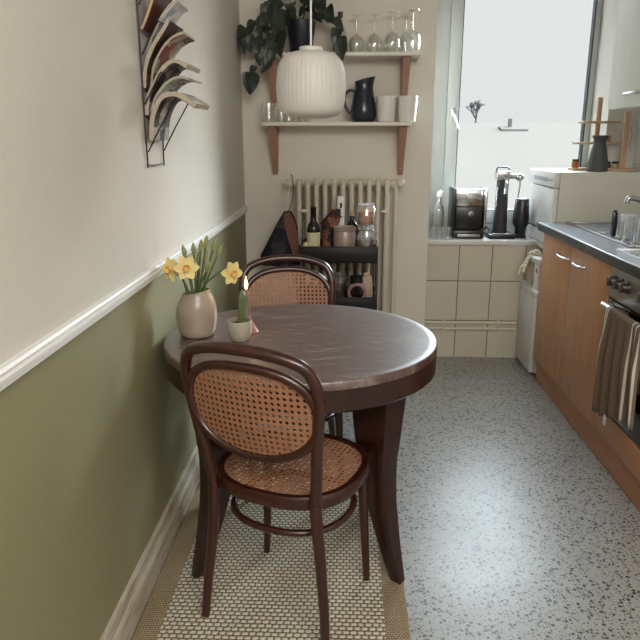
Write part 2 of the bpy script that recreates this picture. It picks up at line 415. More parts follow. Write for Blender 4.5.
# ------------------------------------------------------------------ table
TX, TY, TZ, TR = -.151, 2.13, .745, .447
tb = thing('dining_table', 'round dark mahogany dining table with worn top and flared legs', 'table', (TX, TY, FZ))
m = MB(); T = TZ-FZ
m.lathe([(0, T-.028), (TR-.002, T-.028), (TR, T-.026), (TR, T-.006), (TR-.002, T-.002), (TR-.006, T), (TR-.03, T), (.3, T), (.15, T), (0, T)], n=96, cap=False); m.build('table_top', M['mahogtop'], tb)
m = MB(); m.lathe([(TR-.05, T-.095), (TR-.006, T-.095), (TR-.001, T-.090), (TR-.001, T-.0282), (TR-.05, T-.0285), (TR-.05, T-.095)], n=96, cap=False); m.build('apron', M['mahog'], tb)
def table_leg(sx, sy):
    m = MB(); d = Vector((sx*.319, -.262, 0) if sy < 0 else ((.319, .285, 0) if sx > 0 else (-.34, .185, 0))).normalized(); t = Vector((-d.y, d.x, 0))
    rows = []
    for k in range(15):
        q = k/14; z = (T-.03)*(1-q)
        ro = .398-.028*math.sin(q*PI*.55)-.006*q+.055*max(0, q-.40)**1.6*3.0     # outer edge: in, then flared at the foot
        w = .114*(1-q)**1.05+.040; ri = ro-w*.98
        hw = w*.38
        rows.append([d*ro+t*hw+Vector((0, 0, z)), d*ro-t*hw+Vector((0, 0, z)), d*ri-t*hw+Vector((0, 0, z)), d*ri+t*hw+Vector((0, 0, z))])
    vs = m.grid(rows, False, True); m.b.faces.new(vs[0]); m.b.faces.new(vs[-1])
    bmesh.ops.bevel(m.b, geom=[e for e in m.b.edges if abs((e.verts[0].co-e.verts[1].co).normalized().z) > .8], offset=.005, segments=2, profile=.5, affect='EDGES')
    return m
for sx in (-1, 1):
    for sy in (-1, 1): table_leg(sx, sy).build('leg', M['mahog'], tb)

# ------------------------------------------------------------------ cane chairs
def sup(a, b, n, t, nb=None):
    c, s = math.cos(t), math.sin(t); nn = n if s >= 0 or nb is None else nb
    return (a*math.copysign(abs(c)**(2/nn), c), b*math.copysign(abs(s)**(2/nn), s))
def cane_panel(m, a, b, n, fn, p=.0165, nb=None):
    def inside(u, v):
        nn = n if v >= 0 or nb is None else nb
        return abs(u/a)**nn+abs(v/b)**nn <= 1
    def strand(o, d, w, off):
        ts = [k*.004 for k in range(-110, 111) if inside(o[0]+d[0]*k*.004, o[1]+d[1]*k*.004)]
        if len(ts) < 3: return
        t0, t1 = ts[0]-.004, ts[-1]+.004; px, py = -d[1]*w/2, d[0]*w/2; K = 7
        rows = []
        for i in range(K):
            t = t0+(t1-t0)*i/(K-1); cu, cv = o[0]+d[0]*t, o[1]+d[1]*t
            rows.append([fn(cu+px, cv+py, off-.0004), fn(cu+px, cv+py, off+.0004), fn(cu-px, cv-py, off+.0004), fn(cu-px, cv-py, off-.0004)])
        m.grid(rows, False, True)
    h = math.sqrt(.5)
    for i in range(-16, 17):
        strand((i*p, 0), (0, 1), .0064, .0003); strand((0, i*p), (1, 0), .0064, -.0003)
    for i in range(-32, 33):
        strand(((i+.5)*p, 0), (h, h), .0037, .0012); strand(((i+.5)*p, 0), (h, -h), .0037, -.0012)
def make_chair(label):
    ch = thing('cane_chair', label, 'chair')
    SZ = .452
    # seat frame
    N = 72; SA, SB = .217, .210
    m = MB(); rows = []
    for k in range(N):
        t = 2*PI*k/N
        o = sup(SA, SB, 2.5, t); i_ = sup(SA-.023, SB-.023, 2.5, t)
        sc = lambda q, f: (q[0]*f, q[1]*f)
        rows.append([(*sc(o, .985), SZ-.038), (*o, SZ-.032), (*o, SZ-.008), (*sc(o, .98), SZ), (*i_, SZ-.002), (*i_, SZ-.036)])
    m.grid(rows, True, True); m.build('seat_frame', M['bent'], ch)
    m = MB(); cane_panel(m, SA-.019, SB-.019, 2.5, lambda u, v, o: (u, v, SZ-.006+o-.006*(1-(u/.2)**2)*(1-(v/.2)**2))); m.build('seat', M['cane'], ch, smooth=False)
    # back: plane position by height
    def yb(z): return -.187-.012*max(0, (SZ-z)/SZ)-.068*max(0, (z-SZ)/.42)**1.2
    def P(u, z, dy=0): return (u, yb(z)+dy+.035*(1-(u/.21)**2)*(-1) * max(0, min(1, (z-SZ)/.2)), z)
    half = [(.158, SZ-.01), (.163, .50), (.174, .60), (.186, .70), (.190, .76), (.183, .81), (.160, .846), (.118, .864), (.062, .875), (0, .878)]
    pts = [P(-u, z) for u, z in half]+[P(u, z) for u, z in half[-2::-1]]
    m = MB(); m.tube(spline(pts, 6), .0155, 12); m.build('back_frame', M['bent'], ch)
    oc, oa, ob = .698, .185, .134
    ov = [P(*(lambda q: (q[0], oc+q[1]))(sup(oa, ob, 2.5, 2*PI*k/56, 2.05)), .0) for k in range(56)]
    m = MB(); m.tube(ov, .0125, 10, closed=True); m.build('backrest_ring', M['bent'], ch)
    m = MB(); cane_panel(m, oa-.006, ob-.006, 2.5, lambda u, v, o: tuple(Vector(P(u, oc+v))+Vector((0, o, 0))), nb=2.05); m.build('backrest', M['cane'], ch, smooth=False)
    # legs
    for s in (-1, 1):
        m = MB(); m.tube(spline([(s*.195, -.207, 0), (s*.186, -.196, .12), (s*.170, -.186, .27), (s*.159, -.187, .40), (s*.158, yb(SZ-.01)-.001, SZ-.008)], 6), [.0125+.004*min(1, k/16) for k in range(25)], 12); m.build('leg', M['bent'], ch)
        m = MB(); m.tube(spline([(s*.182, .148, 0), (s*.172, .143, .2), (s*.163, .138, SZ-.03)], 6), [.0105+.007*k/12 for k in range(13)], 12); m.build('leg', M['bent'], ch)
    m = MB(); m.tube([(*sup(.176, .167, 2.3, 2*PI*k/48), .318) for k in range(48)], .0105, 10, closed=True)
    m.build('stretcher', M['bent'], ch)
    return ch
ch1 = make_chair('brown bentwood cane chair on the rug, its back to the camera')
ch1.location = (-.152, 1.796, FZ+.0003); ch1.rotation_euler = (0, 0, math.radians(-22))
ch2 = copy_tree(ch1); ch2['label'] = 'brown bentwood cane chair tucked in across the table, near the black trolley'
ch2.location = (-.214, 2.515, FZ+.0003); ch2.rotation_euler = (0, 0, math.radians(189))
for c in (ch1, ch2): c['group'] = 'bentwood cane chairs at the table'
rug_chair_clear = ch2.location.y

# ------------------------------------------------------------------ things on the table
vs = MB()
prof = [(.0, 0), (.048, 0), (.054, .004), (.060, .02), (.0655, .055), (.067, .075), (.064, .10), (.055, .125), (.047, .138), (.0455, .15), (.0425, .149), (.044, .137), (.052, .12), (.05, .05), (0, .045)]
def vwob(a, z): return 1+.02*math.sin(2*a+.5)+(.03*math.sin(a+1) if z > .1 else 0)
vs.lathe(prof, n=40, wob=vwob, cap=False)
VX, VY = -.497, 2.125
for v in vs.b.verts:
    if v.co.z > .11: v.co.z += .18*v.co.x*((v.co.z-.11)/.04)      # slanted mouth
vase = tag(vs.build('vase', M['vase'], None, loc=(VX, VY, TZ+.0004)), 'squat cream glazed vase holding daffodils on the table', 'vase')

def petal(m, base, d, n, L, W, cup=.25):
    d = d.normalized(); s_ = d.cross(n).normalized(); rows = []
    for i in range(6):
        q = i/5; w = W*math.sin(PI*min(1, q*.86+.12))**.8*(1 if q < .99 else .15); h = cup*L*(q**2)
        c = base+d*(L*q)+n*h
        rows.append([c-s_*w+n*w*.25, c+n*.0, c+s_*w+n*w*.25])
    m.grid(rows)
    rows2 = [[p-n*.0012 for p in r] for r in rows]; m.grid(rows2)
def flower(loc, nrm, root, label):
    f = thing('daffodil', label, 'flower', (VX, VY, TZ+.1), group='open daffodils')
    O = Vector((VX, VY, TZ+.1)); c = Vector(loc)-O; n = Vector(nrm).normalized()
    r = Vector(root)-O
    m = MB(); mo = Vector((c.x, c.y, 0)).normalized()*.033+Vector((0, 0, .068)); m.tube(spline([Vector((mo.x*.3, mo.y*.3, -.04)), mo, c-n*.035+Vector((0, 0, .006)), c-n*.012], 6), .0032, 8); m.build('stem', M['green'], f)
    a = n.orthogonal().normalized(); b = n.cross(a); m = MB()
    for k in range(6):
        t = k*PI/3+.3; petal(m, c+n*(.001*(k % 2)), a*math.cos(t)+b*math.sin(t), n, .042, .0155, .12 if k % 2 else -.02)
    m.build('petals', M['yellow'], f)
    A = Matrix((a, b, n)).transposed(); m = MB()
    m.lathe([(.003, -.004), (.007, 0), (.008, .010), (.0115, .019), (.0105, .019), (.0075, .010), (.003, .004)], c=c, n=18, wob=lambda t, z: 1+(.10*math.sin(6*t) if z > .015 else 0), axis=A, cap=False)
    m.build('trumpet', M['orange'], f)
def unit(*v): return Vector(v)
flower((-.372, 2.10, .962), (.75, -.72, -.05), (VX+.025, VY, TZ+.06), 'open yellow daffodil drooping away from the wall, over the vase side')
flower((-.507, 2.06, .985), (.25, -.95, .1), (VX-.006, VY-.02, TZ+.06), 'open yellow daffodil facing the camera, middle of the bunch')
flower((-.566, 2.10, .972), (-.5, -.8, .05), (VX-.022, VY-.01, TZ+.06), 'open yellow daffodil next to the wall')
buds = [((-.535, 2.14, 1.045), -.02), ((-.505, 2.16, 1.05), .0), ((-.475, 2.15, 1.062), .01), ((-.452, 2.13, 1.078), .02), ((-.425, 2.14, 1.068), .03), ((-.402, 2.12, 1.052), .035), ((-.49, 2.17, 1.02), 0), ((-.598, 2.15, .99), -.035), ((-.52, 2.11, 1.01), -.01), ((-.46, 2.16, 1.03), .015), ((-.44, 2.10, 1.0), .02)]
for tip, off in buds:
    O = Vector((VX, VY, TZ+.1)); f = thing('daffodil_bud', 'closed green daffodil bud on a stem in the cream vase', 'flower bud', O, group='daffodil buds in the vase')
    tip = Vector(tip)-O; r = Vector((off*.8, .01, -.045)); mid = Vector((max(-.033, min(.033, tip.x*.36)), max(-.02, min(.02, tip.y*.5)), .066)); r = Vector((mid.x*.3, mid.y*.3, -.045)); top = tip-(tip-mid).normalized()*.04
    m = MB(); m.tube(spline([r, mid, top], 6), .0034, 8); m.build('stem', M['green'], f)
    dirn = (tip-mid).normalized(); m = MB(); m.tube([top+dirn*.04*q for q in (0, .15, .35, .6, .85, 1)], [.004, .0068, .0082, .0074, .0045, .001], 10)
    m.build('bud', simple('bud_green', (128, 136, 84), .5, var=.2) if 'bud_green' not in bpy.data.materials else bpy.data.materials['bud_green'], f)

# small pot with a succulent
sp = thing('potted_succulent', 'upright green succulent in a small grey speckled pot beside the vase', 'plant', (-.347, 2.07, TZ+.0004))
m = MB(); m.lathe([(0, 0), (.024, 0), (.030, .004), (.038, .022), (.0415, .042), (.0405, .060), (.0385, .068), (.036, .068), (.037, .058), (.037, .045), (0, .045)], n=36, cap=False); m.build('pot', M['pot'], sp)
m = MB(); m.lathe([(0, .056), (.025, .058), (.0368, .055)], n=24, cap=False); m.build('soil', M['soil'], sp)
m = MB(); m.tube([(.010, 0, .054), (.011, 0, .075), (.013, 0, .11), (.013, 0, .14), (.012, 0, .158), (.011, 0, .166)], [.011, .0145, .0155, .014, .0095, .002], 16, sec=[(math.cos(2*PI*k/20)*(1+.12*math.cos(5*2*PI*k/20)), math.sin(2*PI*k/20)*(1+.12*math.cos(5*2*PI*k/20))) for k in range(20)])
m.build('succulent_stem', simple('succulent_green', (84, 98, 58), .45, var=.25, scale=30), sp)
# candle in coral holder behind
chd = thing('candle_holder', 'coral pink candle holder behind the small grey pot', 'candle holder', (-.336, 2.165, TZ+.0004))
m = MB(); m.lathe([(0, 0), (.036, 0), (.038, .004), (.034, .010), (.022, .030), (.013, .052), (.012, .060), (.0095, .060), (.0095, .048), (0, .047)], n=30, cap=False); m.build('holder_body', M['pinkgl'], chd)
cd = thing('candle', 'lit slim brownish candle behind the succulent', 'candle', (-.336, 2.165, TZ+.048))
m = MB(); m.lathe([(0, 0), (.0092, 0), (.0088, .093), (.006, .097), (0, .095)], n=20, cap=False); m.build('wax', M['wax'], cd)
m = MB(); m.cyl((0, 0, .094), (.001, 0, .106), .0009, 6); m.build('wick', M['blackpl'], cd)
m = MB(); m.lathe([(0, .099), (.004, .104), (.0062, .113), (.0048, .126), (.002, .138), (.0003, .146)], n=16, cap=False); m.build('flame', M['flame'], cd)

# ------------------------------------------------------------------ magazine rack and magazines
rk = thing('magazine_rack', 'black wire magazine rack on the wall above the rail', 'magazine rack', (XL, 2.19, 1.30))
def R_(x, y, z): return (x-XL, y-2.19, z-1.30)
m = MB()
for dx in (.008,):
    m.tube(spline([R_(XL+.006, 2.095, 1.98), R_(XL+.006, 2.095, 1.6), R_(XL+.006, 2.096, 1.32), R_(XL+.006, 2.115, 1.298), R_(XL+.006, 2.265, 1.298), R_(XL+.006, 2.283, 1.32), R_(XL+.006, 2.284, 1.6), R_(XL+.006, 2.284, 1.98)], 8), .0026, 8)
m.tube([R_(XL+.006, 2.095, 1.975), R_(XL+.006, 2.284, 1.975)], .0026, 8)
m.build('wall_frame', M['black'], rk)
for z0 in (1.338, 1.478, 1.618, 1.755):
    f_, g_ = (0, 0) if z0 < 1.4 else (.040, .065)
    m = MB(); m.tube(spline([R_(XL+.009, 2.10, z0), R_(-.575, 2.10, z0+.072), R_(-.527-f_, 2.10, z0+.150-g_), R_(-.522-f_, 2.118, z0+.158-g_), R_(-.522-f_, 2.262, z0+.158-g_), R_(-.527-f_, 2.280, z0+.150-g_), R_(-.575, 2.280, z0+.072), R_(XL+.009, 2.280, z0)], 6), .0022, 8); m.build('pocket_wire', M['black'], rk)
def magazine(name, label, prof, y0, y1, t, cov, lean=0., body='pages', lip=None):
    P = spline([(x, 0, z) for x, z in prof], 5); n = len(P)
    y0b, y1b = y0, y1; mid = P[0]
    g = thing(name, label, 'magazine' if 'book' not in name else 'book', (mid.x, (y0+y1)/2, mid.z), group='magazines in the wall rack')
    O = Vector(g.location)
    nr = []
    for i in range(n):
        d = P[min(n-1, i+1)]-P[max(0, i-1)]; d.normalize(); nr.append(Vector((d.z, 0, -d.x)))   # outward (away from wall)
    def sheet(ofs, ya, yb): return [[P[i]+nr[i]*ofs+Vector((lean*i/n*(y-y0)/.2, y, 0))-O for y in (ya, ya*.5+yb*.5, yb)] for i in range(n)]
    m = MB(); a = sheet(t/2, y0, y1); b = sheet(-t/2, y0, y1)
    rows = [r+q[::-1] for r, q in zip(a, b)]; vs = m.grid(rows, False, True); m.b.faces.new(vs[0]); m.b.faces.new(vs[-1])
    m.build('page_block', M[body], g, ang=50)
    for s_, nm in ((1, cov), (-1, lip or cov)):
        m = MB(); a = sheet(s_*(t/2+.0012), y0-.001, y1+.001); b = sheet(s_*(t/2+.0002), y0-.001, y1+.001)
        vs = m.grid([r+q[::-1] for r, q in zip(a, b)], False, True); m.b.faces.new(vs[0]); m.b.faces.new(vs[-1])
        m.build('cover', M[nm], g, ang=50)
magazine('magazine', 'thick magazine drooping over the lowest rack pocket, photos on its cover', [(-.605, 1.372), (-.597, 1.44), (-.570, 1.494), (-.532, 1.508), (-.500, 1.496), (-.466, 1.474)], 2.105, 2.275, .013, 'cov_dark', .01, lip='cov_grey')
magazine('magazine', 'thin grey magazine squeezed just behind the drooping thick one', [(-.605, 1.457), (-.590, 1.497), (-.562, 1.532), (-.535, 1.551), (-.508, 1.557), (-.486, 1.550)], 2.12, 2.275, .004, 'cov_grey', .01)
magazine('magazine', 'bent newsprint magazine with grey text page folding outward, second pocket', [(-.6165, 1.447), (-.606, 1.50), (-.575, 1.556), (-.545, 1.592), (-.517, 1.601), (-.486, 1.585)], 2.105, 2.275, .010, 'cov_dark', .005, lip='cov_grey')
magazine('magazine', 'magazine with a red and green cover sticking out of the rack', [(-.603, 1.53), (-.592, 1.585), (-.567, 1.632), (-.540, 1.662), (-.516, 1.676), (-.495, 1.682)], 2.13, 2.28, .006, 'cov_red', 0., lip='cov_red')
magazine('magazine', 'pale thick magazine curving up behind the red and green cover', [(-.6165, 1.525), (-.608, 1.585), (-.582, 1.642), (-.547, 1.690), (-.532, 1.714)], 2.105, 2.27, .009, 'cov_brown', 0., lip='cov_white')
magazine('magazine', 'white-topped magazine standing highest in the rack', [(-.617, 1.60), (-.598, 1.665), (-.567, 1.718), (-.535, 1.757), (-.512, 1.772)], 2.14, 2.28, .006, 'cov_white', 0., lip='cov_white')
magazine('hardback_book', 'maroon hardback with a tan edge in the topmost rack pocket', [(-.614, 1.69), (-.598, 1.72), (-.578, 1.765), (-.556, 1.815), (-.536, 1.86)], 2.105, 2.27, .008, 'maroon', 0., body='oak')

# ------------------------------------------------------------------ pendant lamp
pl = thing('pendant_lamp', 'white pleated pendant lamp hanging on a white cord above the table', 'lamp', (-.125, 2.3, 1.443))
prof = [(.052, .0), (.075, .004), (.095, .016), (.107, .038), (.1115, .068), (.1125, .10), (.1105, .135), (.105, .162), (.093, .184), (.074, .198), (.05, .204), (.037, .205)]
pp = [(p.x, p.z) for p in spline([(r, 0, z) for r, z in prof], 3)]
m = MB(); m.lathe(pp, n=192, wob=lambda a, z: 1+.013*(1-abs((z-.1)/.1)**6)*(abs(math.sin(a*24))-.5), cap=False)
m.build('lamp_shade', M['lampshade'], pl, ang=60)
m = MB(); m.lathe([(.0, .203), (.0375, .203), (.0375, .217), (.034, .219), (0, .219)], n=32, cap=False); m.build('shade_cap', M['lampshade'], pl)
m = MB(); m.lathe([(.052, .004), (.056, .002), (.056, -.002), (.05, -.002), (.05, .004)], n=40, cap=False); m.build('bottom_rim', M['lampshade'], pl)
m = MB(); m.tube([(0, 0, .215), (.001, 0, .6), (0, 0, ZC-1.443)], .0033, 8); m.build('cord', M['trim'], pl)
m = MB(); m.lathe([(0, 1.28), (.03, 1.28), (.045, 1.3065), (0, 1.3065)], n=24, cap=False); m.build('ceiling_rose', M['trim'], pl)

# ------------------------------------------------------------------ wall shelves
def shelf(label, x0, x1, zt, xb):
    s = thing('wall_shelf', label, 'shelf', ((x0+x1)/2, YB, zt), group='white wall shelves'); cx = (x0+x1)/2
    m = MB(); m.box((x0-cx, -.205, -.020), (x1-cx, -.001, 0), .003); m.build('board', M['shelf'], s)
    for x in xb:
        m = MB(); hw0, hw1 = .026, .017
        rows = []
        for z, d, hw in ((-.0205, .165, .0225), (-.05, .150, .022), (-.16, .085, .019), (-.285, .022, .0155), (-.295, .018, .0145)):
            rows.append([(x-cx-hw, -.001, z), (x-cx+hw, -.001, z), (x-cx+hw, -d, z), (x-cx-hw, -d, z)])
        vs = m.grid(rows, False, True); m.b.faces.new(vs[0]); m.b.faces.new(vs[-1]); b = m.build('bracket', M['bracket'], s, smooth=False)
        m = MB(); m.ball((x-cx, -.033, -.262), .006, 1); m.build('screw', M['alu'], b)
S1, S2 = 1.465, 1.829
shelf('lower white wall shelf on wooden brackets, carrying the dark pitcher', -.487, .346, S1, (-.435, .305))
shelf('upper white wall shelf on wooden brackets, carrying plant and wine glasses', -.47, .388, S2, (-.435, .312))

YS = 3.965
# wine glasses, upside down
def wine(x, y, s_=1., label=''):
    g = thing('wine_glass', label, 'wine glass', (x, y, S2+.0005), group='wine glasses upside down on the upper shelf')
    m = MB(); m.lathe([(.036, 0), (.043, .03), (.045, .055), (.041, .082), (.026, .104), (.007, .116), (.006, .116), (.024, .102), (.039, .081), (.043, .055), (.041, .03), (.0345, 0)], n=28, cap=False); m.build('bowl', M['glass'], g)
    m = MB(); m.lathe([(.0055, .114), (.0045, .13), (.0042, .19), (.006, .203)], n=12); m.build('glass_stem', M['glass'], g)
    m = MB(); m.lathe([(.005, .202), (.02, .207), (.034, .211), (.034, .213), (.004, .209)], n=28, cap=False); m.build('foot', M['glass'], g)
    g.scale = (s_, s_, s_)
wine(.036, 3.975, .93, 'upside-down wine glass beside the clear bottle on the upper shelf')
wine(.135, 3.975, .93, 'upside-down wine glass, second from the clear bottle')
wine(.231, 3.965, 1.0, 'upside-down wine glass in the middle of the row, third from the bottle')
wine(.312, 4.02, 1.0, 'upside-down wine glass tucked behind the endmost one')
wine(.338, 3.925, 1.0, 'upside-down wine glass at the window end of the upper shelf')
b = thing('glass_bottle', 'clear glass bottle with a dark label between plant and wine glasses', 'bottle', (-.054, 3.975, S2+.0005))
m = MB(); m.lathe([(0, 0), (.038, 0), (.040, .006), (.040, .10), (.034, .128), (.014, .155), (.0115, .185), (.0095, .185), (.012, .15), (.03, .125), (.037, .1), (.037, .008), (0, .006)], n=28, cap=False); m.build('bottle_body', M['glass'], b)
m = MB(); m.lathe([(.0408, .012), (.0408, .055)], n=28, cap=False); m.lathe([(.0404, .012), (.0404, .055)], n=28, cap=False); m.build('label', M['darklabel'], b)
m = MB(); m.lathe([(0, .182), (.010, .182), (.011, .186), (.014, .188), (.014, .215), (0, .216)], n=16, cap=False); m.build('stopper', M['darklabel'], b)
# pitcher
p = thing('pitcher', 'dark navy glazed pitcher on the lower shelf', 'pitcher', (.080, YS, S1+.0005))
m = MB(); m.lathe([(0, 0), (.055, 0), (.063, .006), (.0725, .035), (.071, .07), (.063, .12), (.054, .165), (.050, .19), (.050, .218), (.053, .230), (.050, .230), (.047, .215), (.047, .19), (.051, .16), (.06, .1), (.066, .05), (0, .012)], n=36, cap=False)
for v in m.b.verts:
    if v.co.z > .18:
        q = (v.co.z-.18)/.05
        v.co.z += q*.014*(v.co.x/.05)
        if v.co.x > .01: v.co.x += q*.012*(v.co.x/.05)
m.build('pitcher_body', M['navy'], p)
m = MB(); m.tube(spline([(-.046, 0, .165), (-.075, 0, .172), (-.103, 0, .150), (-.107, 0, .11), (-.09, 0, .065), (-.068, 0, .045)], 6), .0085, 10); m.build('handle', M['navy'], p)
for x, lab in ((.206, 'white speckled beaker next to the navy pitcher'), (.325, 'white speckled beaker at the window end of the lower shelf')):
    b = thing('beaker', lab, 'mug', (x, YS-.02, S1+.0005), group='white beakers on the lower shelf')
    m = MB(); m.lathe([(0, 0), (.044, 0), (.048, .004), (.053, .07), (.058, .135), (.0575, .139), (.055, .139), (.050, .07), (.045, .008), (0, .008)], n=32, cap=False); m.build('beaker_body', M['mug'], b)
    m = MB()
    for a_, z_, q_ in ((-2.75, .112, .005), (-2.66, .122, .004), (-2.72, .096, .004), (-.42, .124, .005), (-.5, .116, .003), (-.33, .128, .004), (-1.1, .125, .003)): m.ball((.0555*math.cos(a_), .0555*math.sin(a_), z_), q_, 1)
    m.build('painted_motif', M['knobm'], b)
# low tumblers at the lamp side
for i, (x, y, r, h, lab) in enumerate(((-.452, 3.95, .045, .105, 'tall clear tumbler at the wall end of the lower shelf'), (-.388, 4.022, .036, .075, 'clear tumbler second from the wall on the lower shelf'), (-.338, 3.94, .034, .065, 'small clear tumbler partly behind the pendant lamp, by the bracket'), (-.262, 3.96, .036, .05, 'low clear glass under the pendant lamp on the lower shelf'))):
    m = MB(); m.lathe([(0, 0), (r*.78, 0), (r*.84, .004), (r, h), (r*.95, h), (r*.79, .008), (0, .008)], n=24, cap=False)
    tag(m.build('tumbler', M['glass'], None, loc=(x, y, S1+.0005)), lab, 'glass', 'tumblers on the lower shelf')
# trailing plant
pt = thing('potted_plant', 'dark-leaved trailing plant in an indigo pot on the upper shelf', 'plant', (-.268, 3.955, S2+.0005))
m = MB(); m.lathe([(0, 0), (.055, 0), (.06, .005), (.078, .15), (.080, .165), (.075, .165), (.072, .15), (0, .14)], n=32, cap=False); m.build('pot', M['navypot'], pt)
m = MB(); m.lathe([(0, .145), (.07, .142)], n=24, cap=False); m.build('soil', M['soil'], pt)
st = MB(); lf = MB()
def heart(c, d, n, L, bend=.25):
    d = d.normalized(); n = (n-d*n.dot(d)); n = n.normalized() if n.length > 1e-4 else d.orthogonal(); s_ = d.cross(n)
    W = [.0, .30, .42, .45, .40, .29, .15, .0]; X = [-.02, -.1, -.02, .15, .38, .62, .84, 1.02]
    for thick in (0, .0012):
        rows = []
        for w, x in zip(W, X):
            cc = c+d*(x*L)-n*(bend*L*x*x+thick); rows.append([cc-s_*w*L+n*w*L*.22, cc-s_*w*L*.5+n*w*L*.06, cc, cc+s_*w*L*.5+n*w*L*.06, cc+s_*w*L+n*w*L*.22])
        lf.grid(rows)
vines = [  # in metres relative to the pot base, trailing off the shelf
    [(-.02, 0, .15), (-.12, -.02, .20), (-.24, -.03, .17), (-.325, -.04, .10), (-.335, -.04, .04)],
    [(-.03, -.02, .15), (-.10, -.06, .17), (-.18, -.10, .08), (-.24, -.11, -.06), (-.27, -.11, -.14)],
    [(-.03, 0, .15), (-.10, -.04, .22), (-.17, -.05, .20), (-.22, -.07, .12), (-.24, -.08, .06)],
    [(0, 0, .15), (-.05, 0, .24), (-.06, 0, .32), (-.03, -.02, .36)],
    [(0, -.02, .15), (.05, -.03, .26), (.10, -.05, .26), (.16, -.06, .20)],
    [(.02, -.02, .15), (.09, -.05, .20), (.17, -.08, .17), (.21, -.09, .08), (.22, -.1, .03)],
    [(-.03, -.03, .15), (-.10, -.08, .15), (-.13, -.12, .07), (-.15, -.13, -.01), (-.18, -.13, -.07)],
    [(0, .02, .15), (-.10, .03, .26), (-.16, .03, .27), (-.2, .02, .24)],
    [(.01, 0, .15), (.03, 0, .27), (.07, 0, .31), (.10, -.01, .27)],
    [(-.04, -.03, .15), (-.10, -.07, .20), (-.13, -.10, .14), (-.13, -.11, .06)]]
rr = random.Random(3)
for v in vines:
    q = spline(v, 6); st.tube(q, .0024, 6)
    for i in range(4, len(q), 3):
        tng = (q[i]-q[i-1]).normalized(); side = Vector((rr.uniform(-1, 1), rr.uniform(-1, .1), rr.uniform(-.9, .25)))
        d = (tng*.5+side*.7+Vector((0, 0, -.4))).normalized()
        nn = Vector((rr.uniform(-.6, .6), -1, rr.uniform(-.1, .9)))
        heart(q[i], d, nn, rr.uniform(.055, .095))
heart(Vector((-.27, -.11, -.115)), Vector((-.12, -.1, -1)), Vector((-.1, -1, .2)), .105)
heart(Vector((-.295, -.05, .085)), Vector((.3, -.1, -1)), Vector((.2, -1, .2)), .085)
heart(Vector((-.10, -.13, .09)), Vector((-.15, -.1, -.9)), Vector((-.6, -.8, .2)), .12)
WALLY = YB-.012-3.955
for b_ in (st.b, lf.b):
    for v in b_.verts: v.co.y = min(v.co.y, WALLY); v.co.x = max(v.co.x, XL+.012+.268)
    for v in b_.verts:
        if v.co.x > -.215 and v.co.z < .004 and v.co.y > -.088: v.co.y = -.088-.1*max(0, -.0-v.co.y)*0
st.build('vine_stems', M['green'], pt); lf.build('leaves', M['leaf'], pt)

# ------------------------------------------------------------------ radiator
rd = thing('radiator', 'cream cast column radiator under the wall shelves', 'radiator', (-.03, 3.98, 0))
RX0, PITCH, NR = -.285, .0508, 11
ZB, ZT = .14, 1.135
for k in range(NR):
    x = RX0+PITCH*k+.03
    m = MB()
    for y in (-.055, .0, .055):
        m.tube(spline([(x, y*.8, ZB+.01), (x, y, ZB+.06), (x, y, ZB+.3), (x, y, ZT-.3), (x, y, ZT-.06), (x, y*.8, ZT-.01)], 3), [.0145]*16, 10, sec=[(math.cos(2*PI*i/10)*1.15, math.sin(2*PI*i/10)) for i in range(10)])
    for z in (ZB, ZT-.012): m.ball((x, 0, z), .03, 2, (.82, 2.3, 1.0))
    m.build('column', M['radwhite'], rd)
for z in (ZB, ZT-.012):
    m = MB(); m.cyl((RX0-.045, 0, z), (RX0+PITCH*(NR-1)+.06, 0, z), .019, 14)
    for x in (RX0-.040, RX0+PITCH*(NR-1)+.068): m.cyl((x-.012, 0, z), (x+.012, 0, z), .024, 8)
    m.build('header', M['radwhite'], rd)
for z in (.97, .35):
    for x in (RX0+.045, RX0+.0508*9+.06):
        m = MB(); m.cyl((x+.01, -.02, z), (x+.01, .0985, z), .008, 8); m.box((x-.012, -.075, z-.008), (x+.03, -.066, z+.008), .003); m.build('wall_clamp', M['radwhite'], rd)
m = MB(); vx = RX0+PITCH*(NR-1)+.062
m.cyl((vx, 0, ZT-.012), (vx+.03, 0, ZT-.012), .014, 12); m.cyl((vx+.024, .0, ZT-.03), (vx+.024, -.005, ZT-.03), .02, 12)
m.lathe([(0, -.03), (.020, -.03), (.0235, -.02), (.0235, .012), (.015, .02), (0, .02)], c=(vx+.05, -.02, ZT-.006), n=20, axis=Matrix.Rotation(PI/2, 3, 'X'), cap=False); m.build('valve', M['radwhite'], rd)
m = MB(); m.tube([(vx+.024, 0, ZT-.02), (vx+.024, 0, .001)], .0135, 12); m.build('supply_pipe', M['radwhite'], rd)

# cloth bag hanging from the radiator
bg = thing('cloth_bag', 'dark patterned cloth bag hanging by its straps from the radiator end', 'bag', (-.367, 3.858, .66))
m = MB(); rows = []
for z, xa, xb, dy in ((.0, -.15, .09, .03), (.06, -.135, .092, .045), (.15, -.095, .085, .045), (.22, -.055, .075, .036), (.28, -.020, .06, .026), (.315, .0, .042, .016)):
    n = 20; rows.append([((xa+xb)/2+(xb-xa)/2*math.cos(2*PI*k/n)*(1+.05*math.sin(5*k+z*30)), dy*math.sin(2*PI*k/n)*(1+.25*math.sin(3*k+z*20))-.0, z) for k in range(n)])
vs_ = m.grid(rows, False, True); m.b.faces.new(vs_[0]); m.b.faces.new(vs_[-1]); m.build('bag_body', M['patbag'], bg)
m = MB(); m.grid([[(.0, -.034, .31), (.04, -.03, .31)], [(.005, -.05, .24), (.07, -.04, .24)], [(.03, -.056, .15), (.085, -.045, .15)], [(.06, -.06, .05), (.095, -.05, .05)]]); m.grid([[(.0, -.032, .31), (.04, -.028, .31)], [(.005, -.048, .24), (.07, -.038, .24)], [(.03, -.054, .15), (.085, -.043, .15)], [(.06, -.058, .05), (.095, -.048, .05)]])
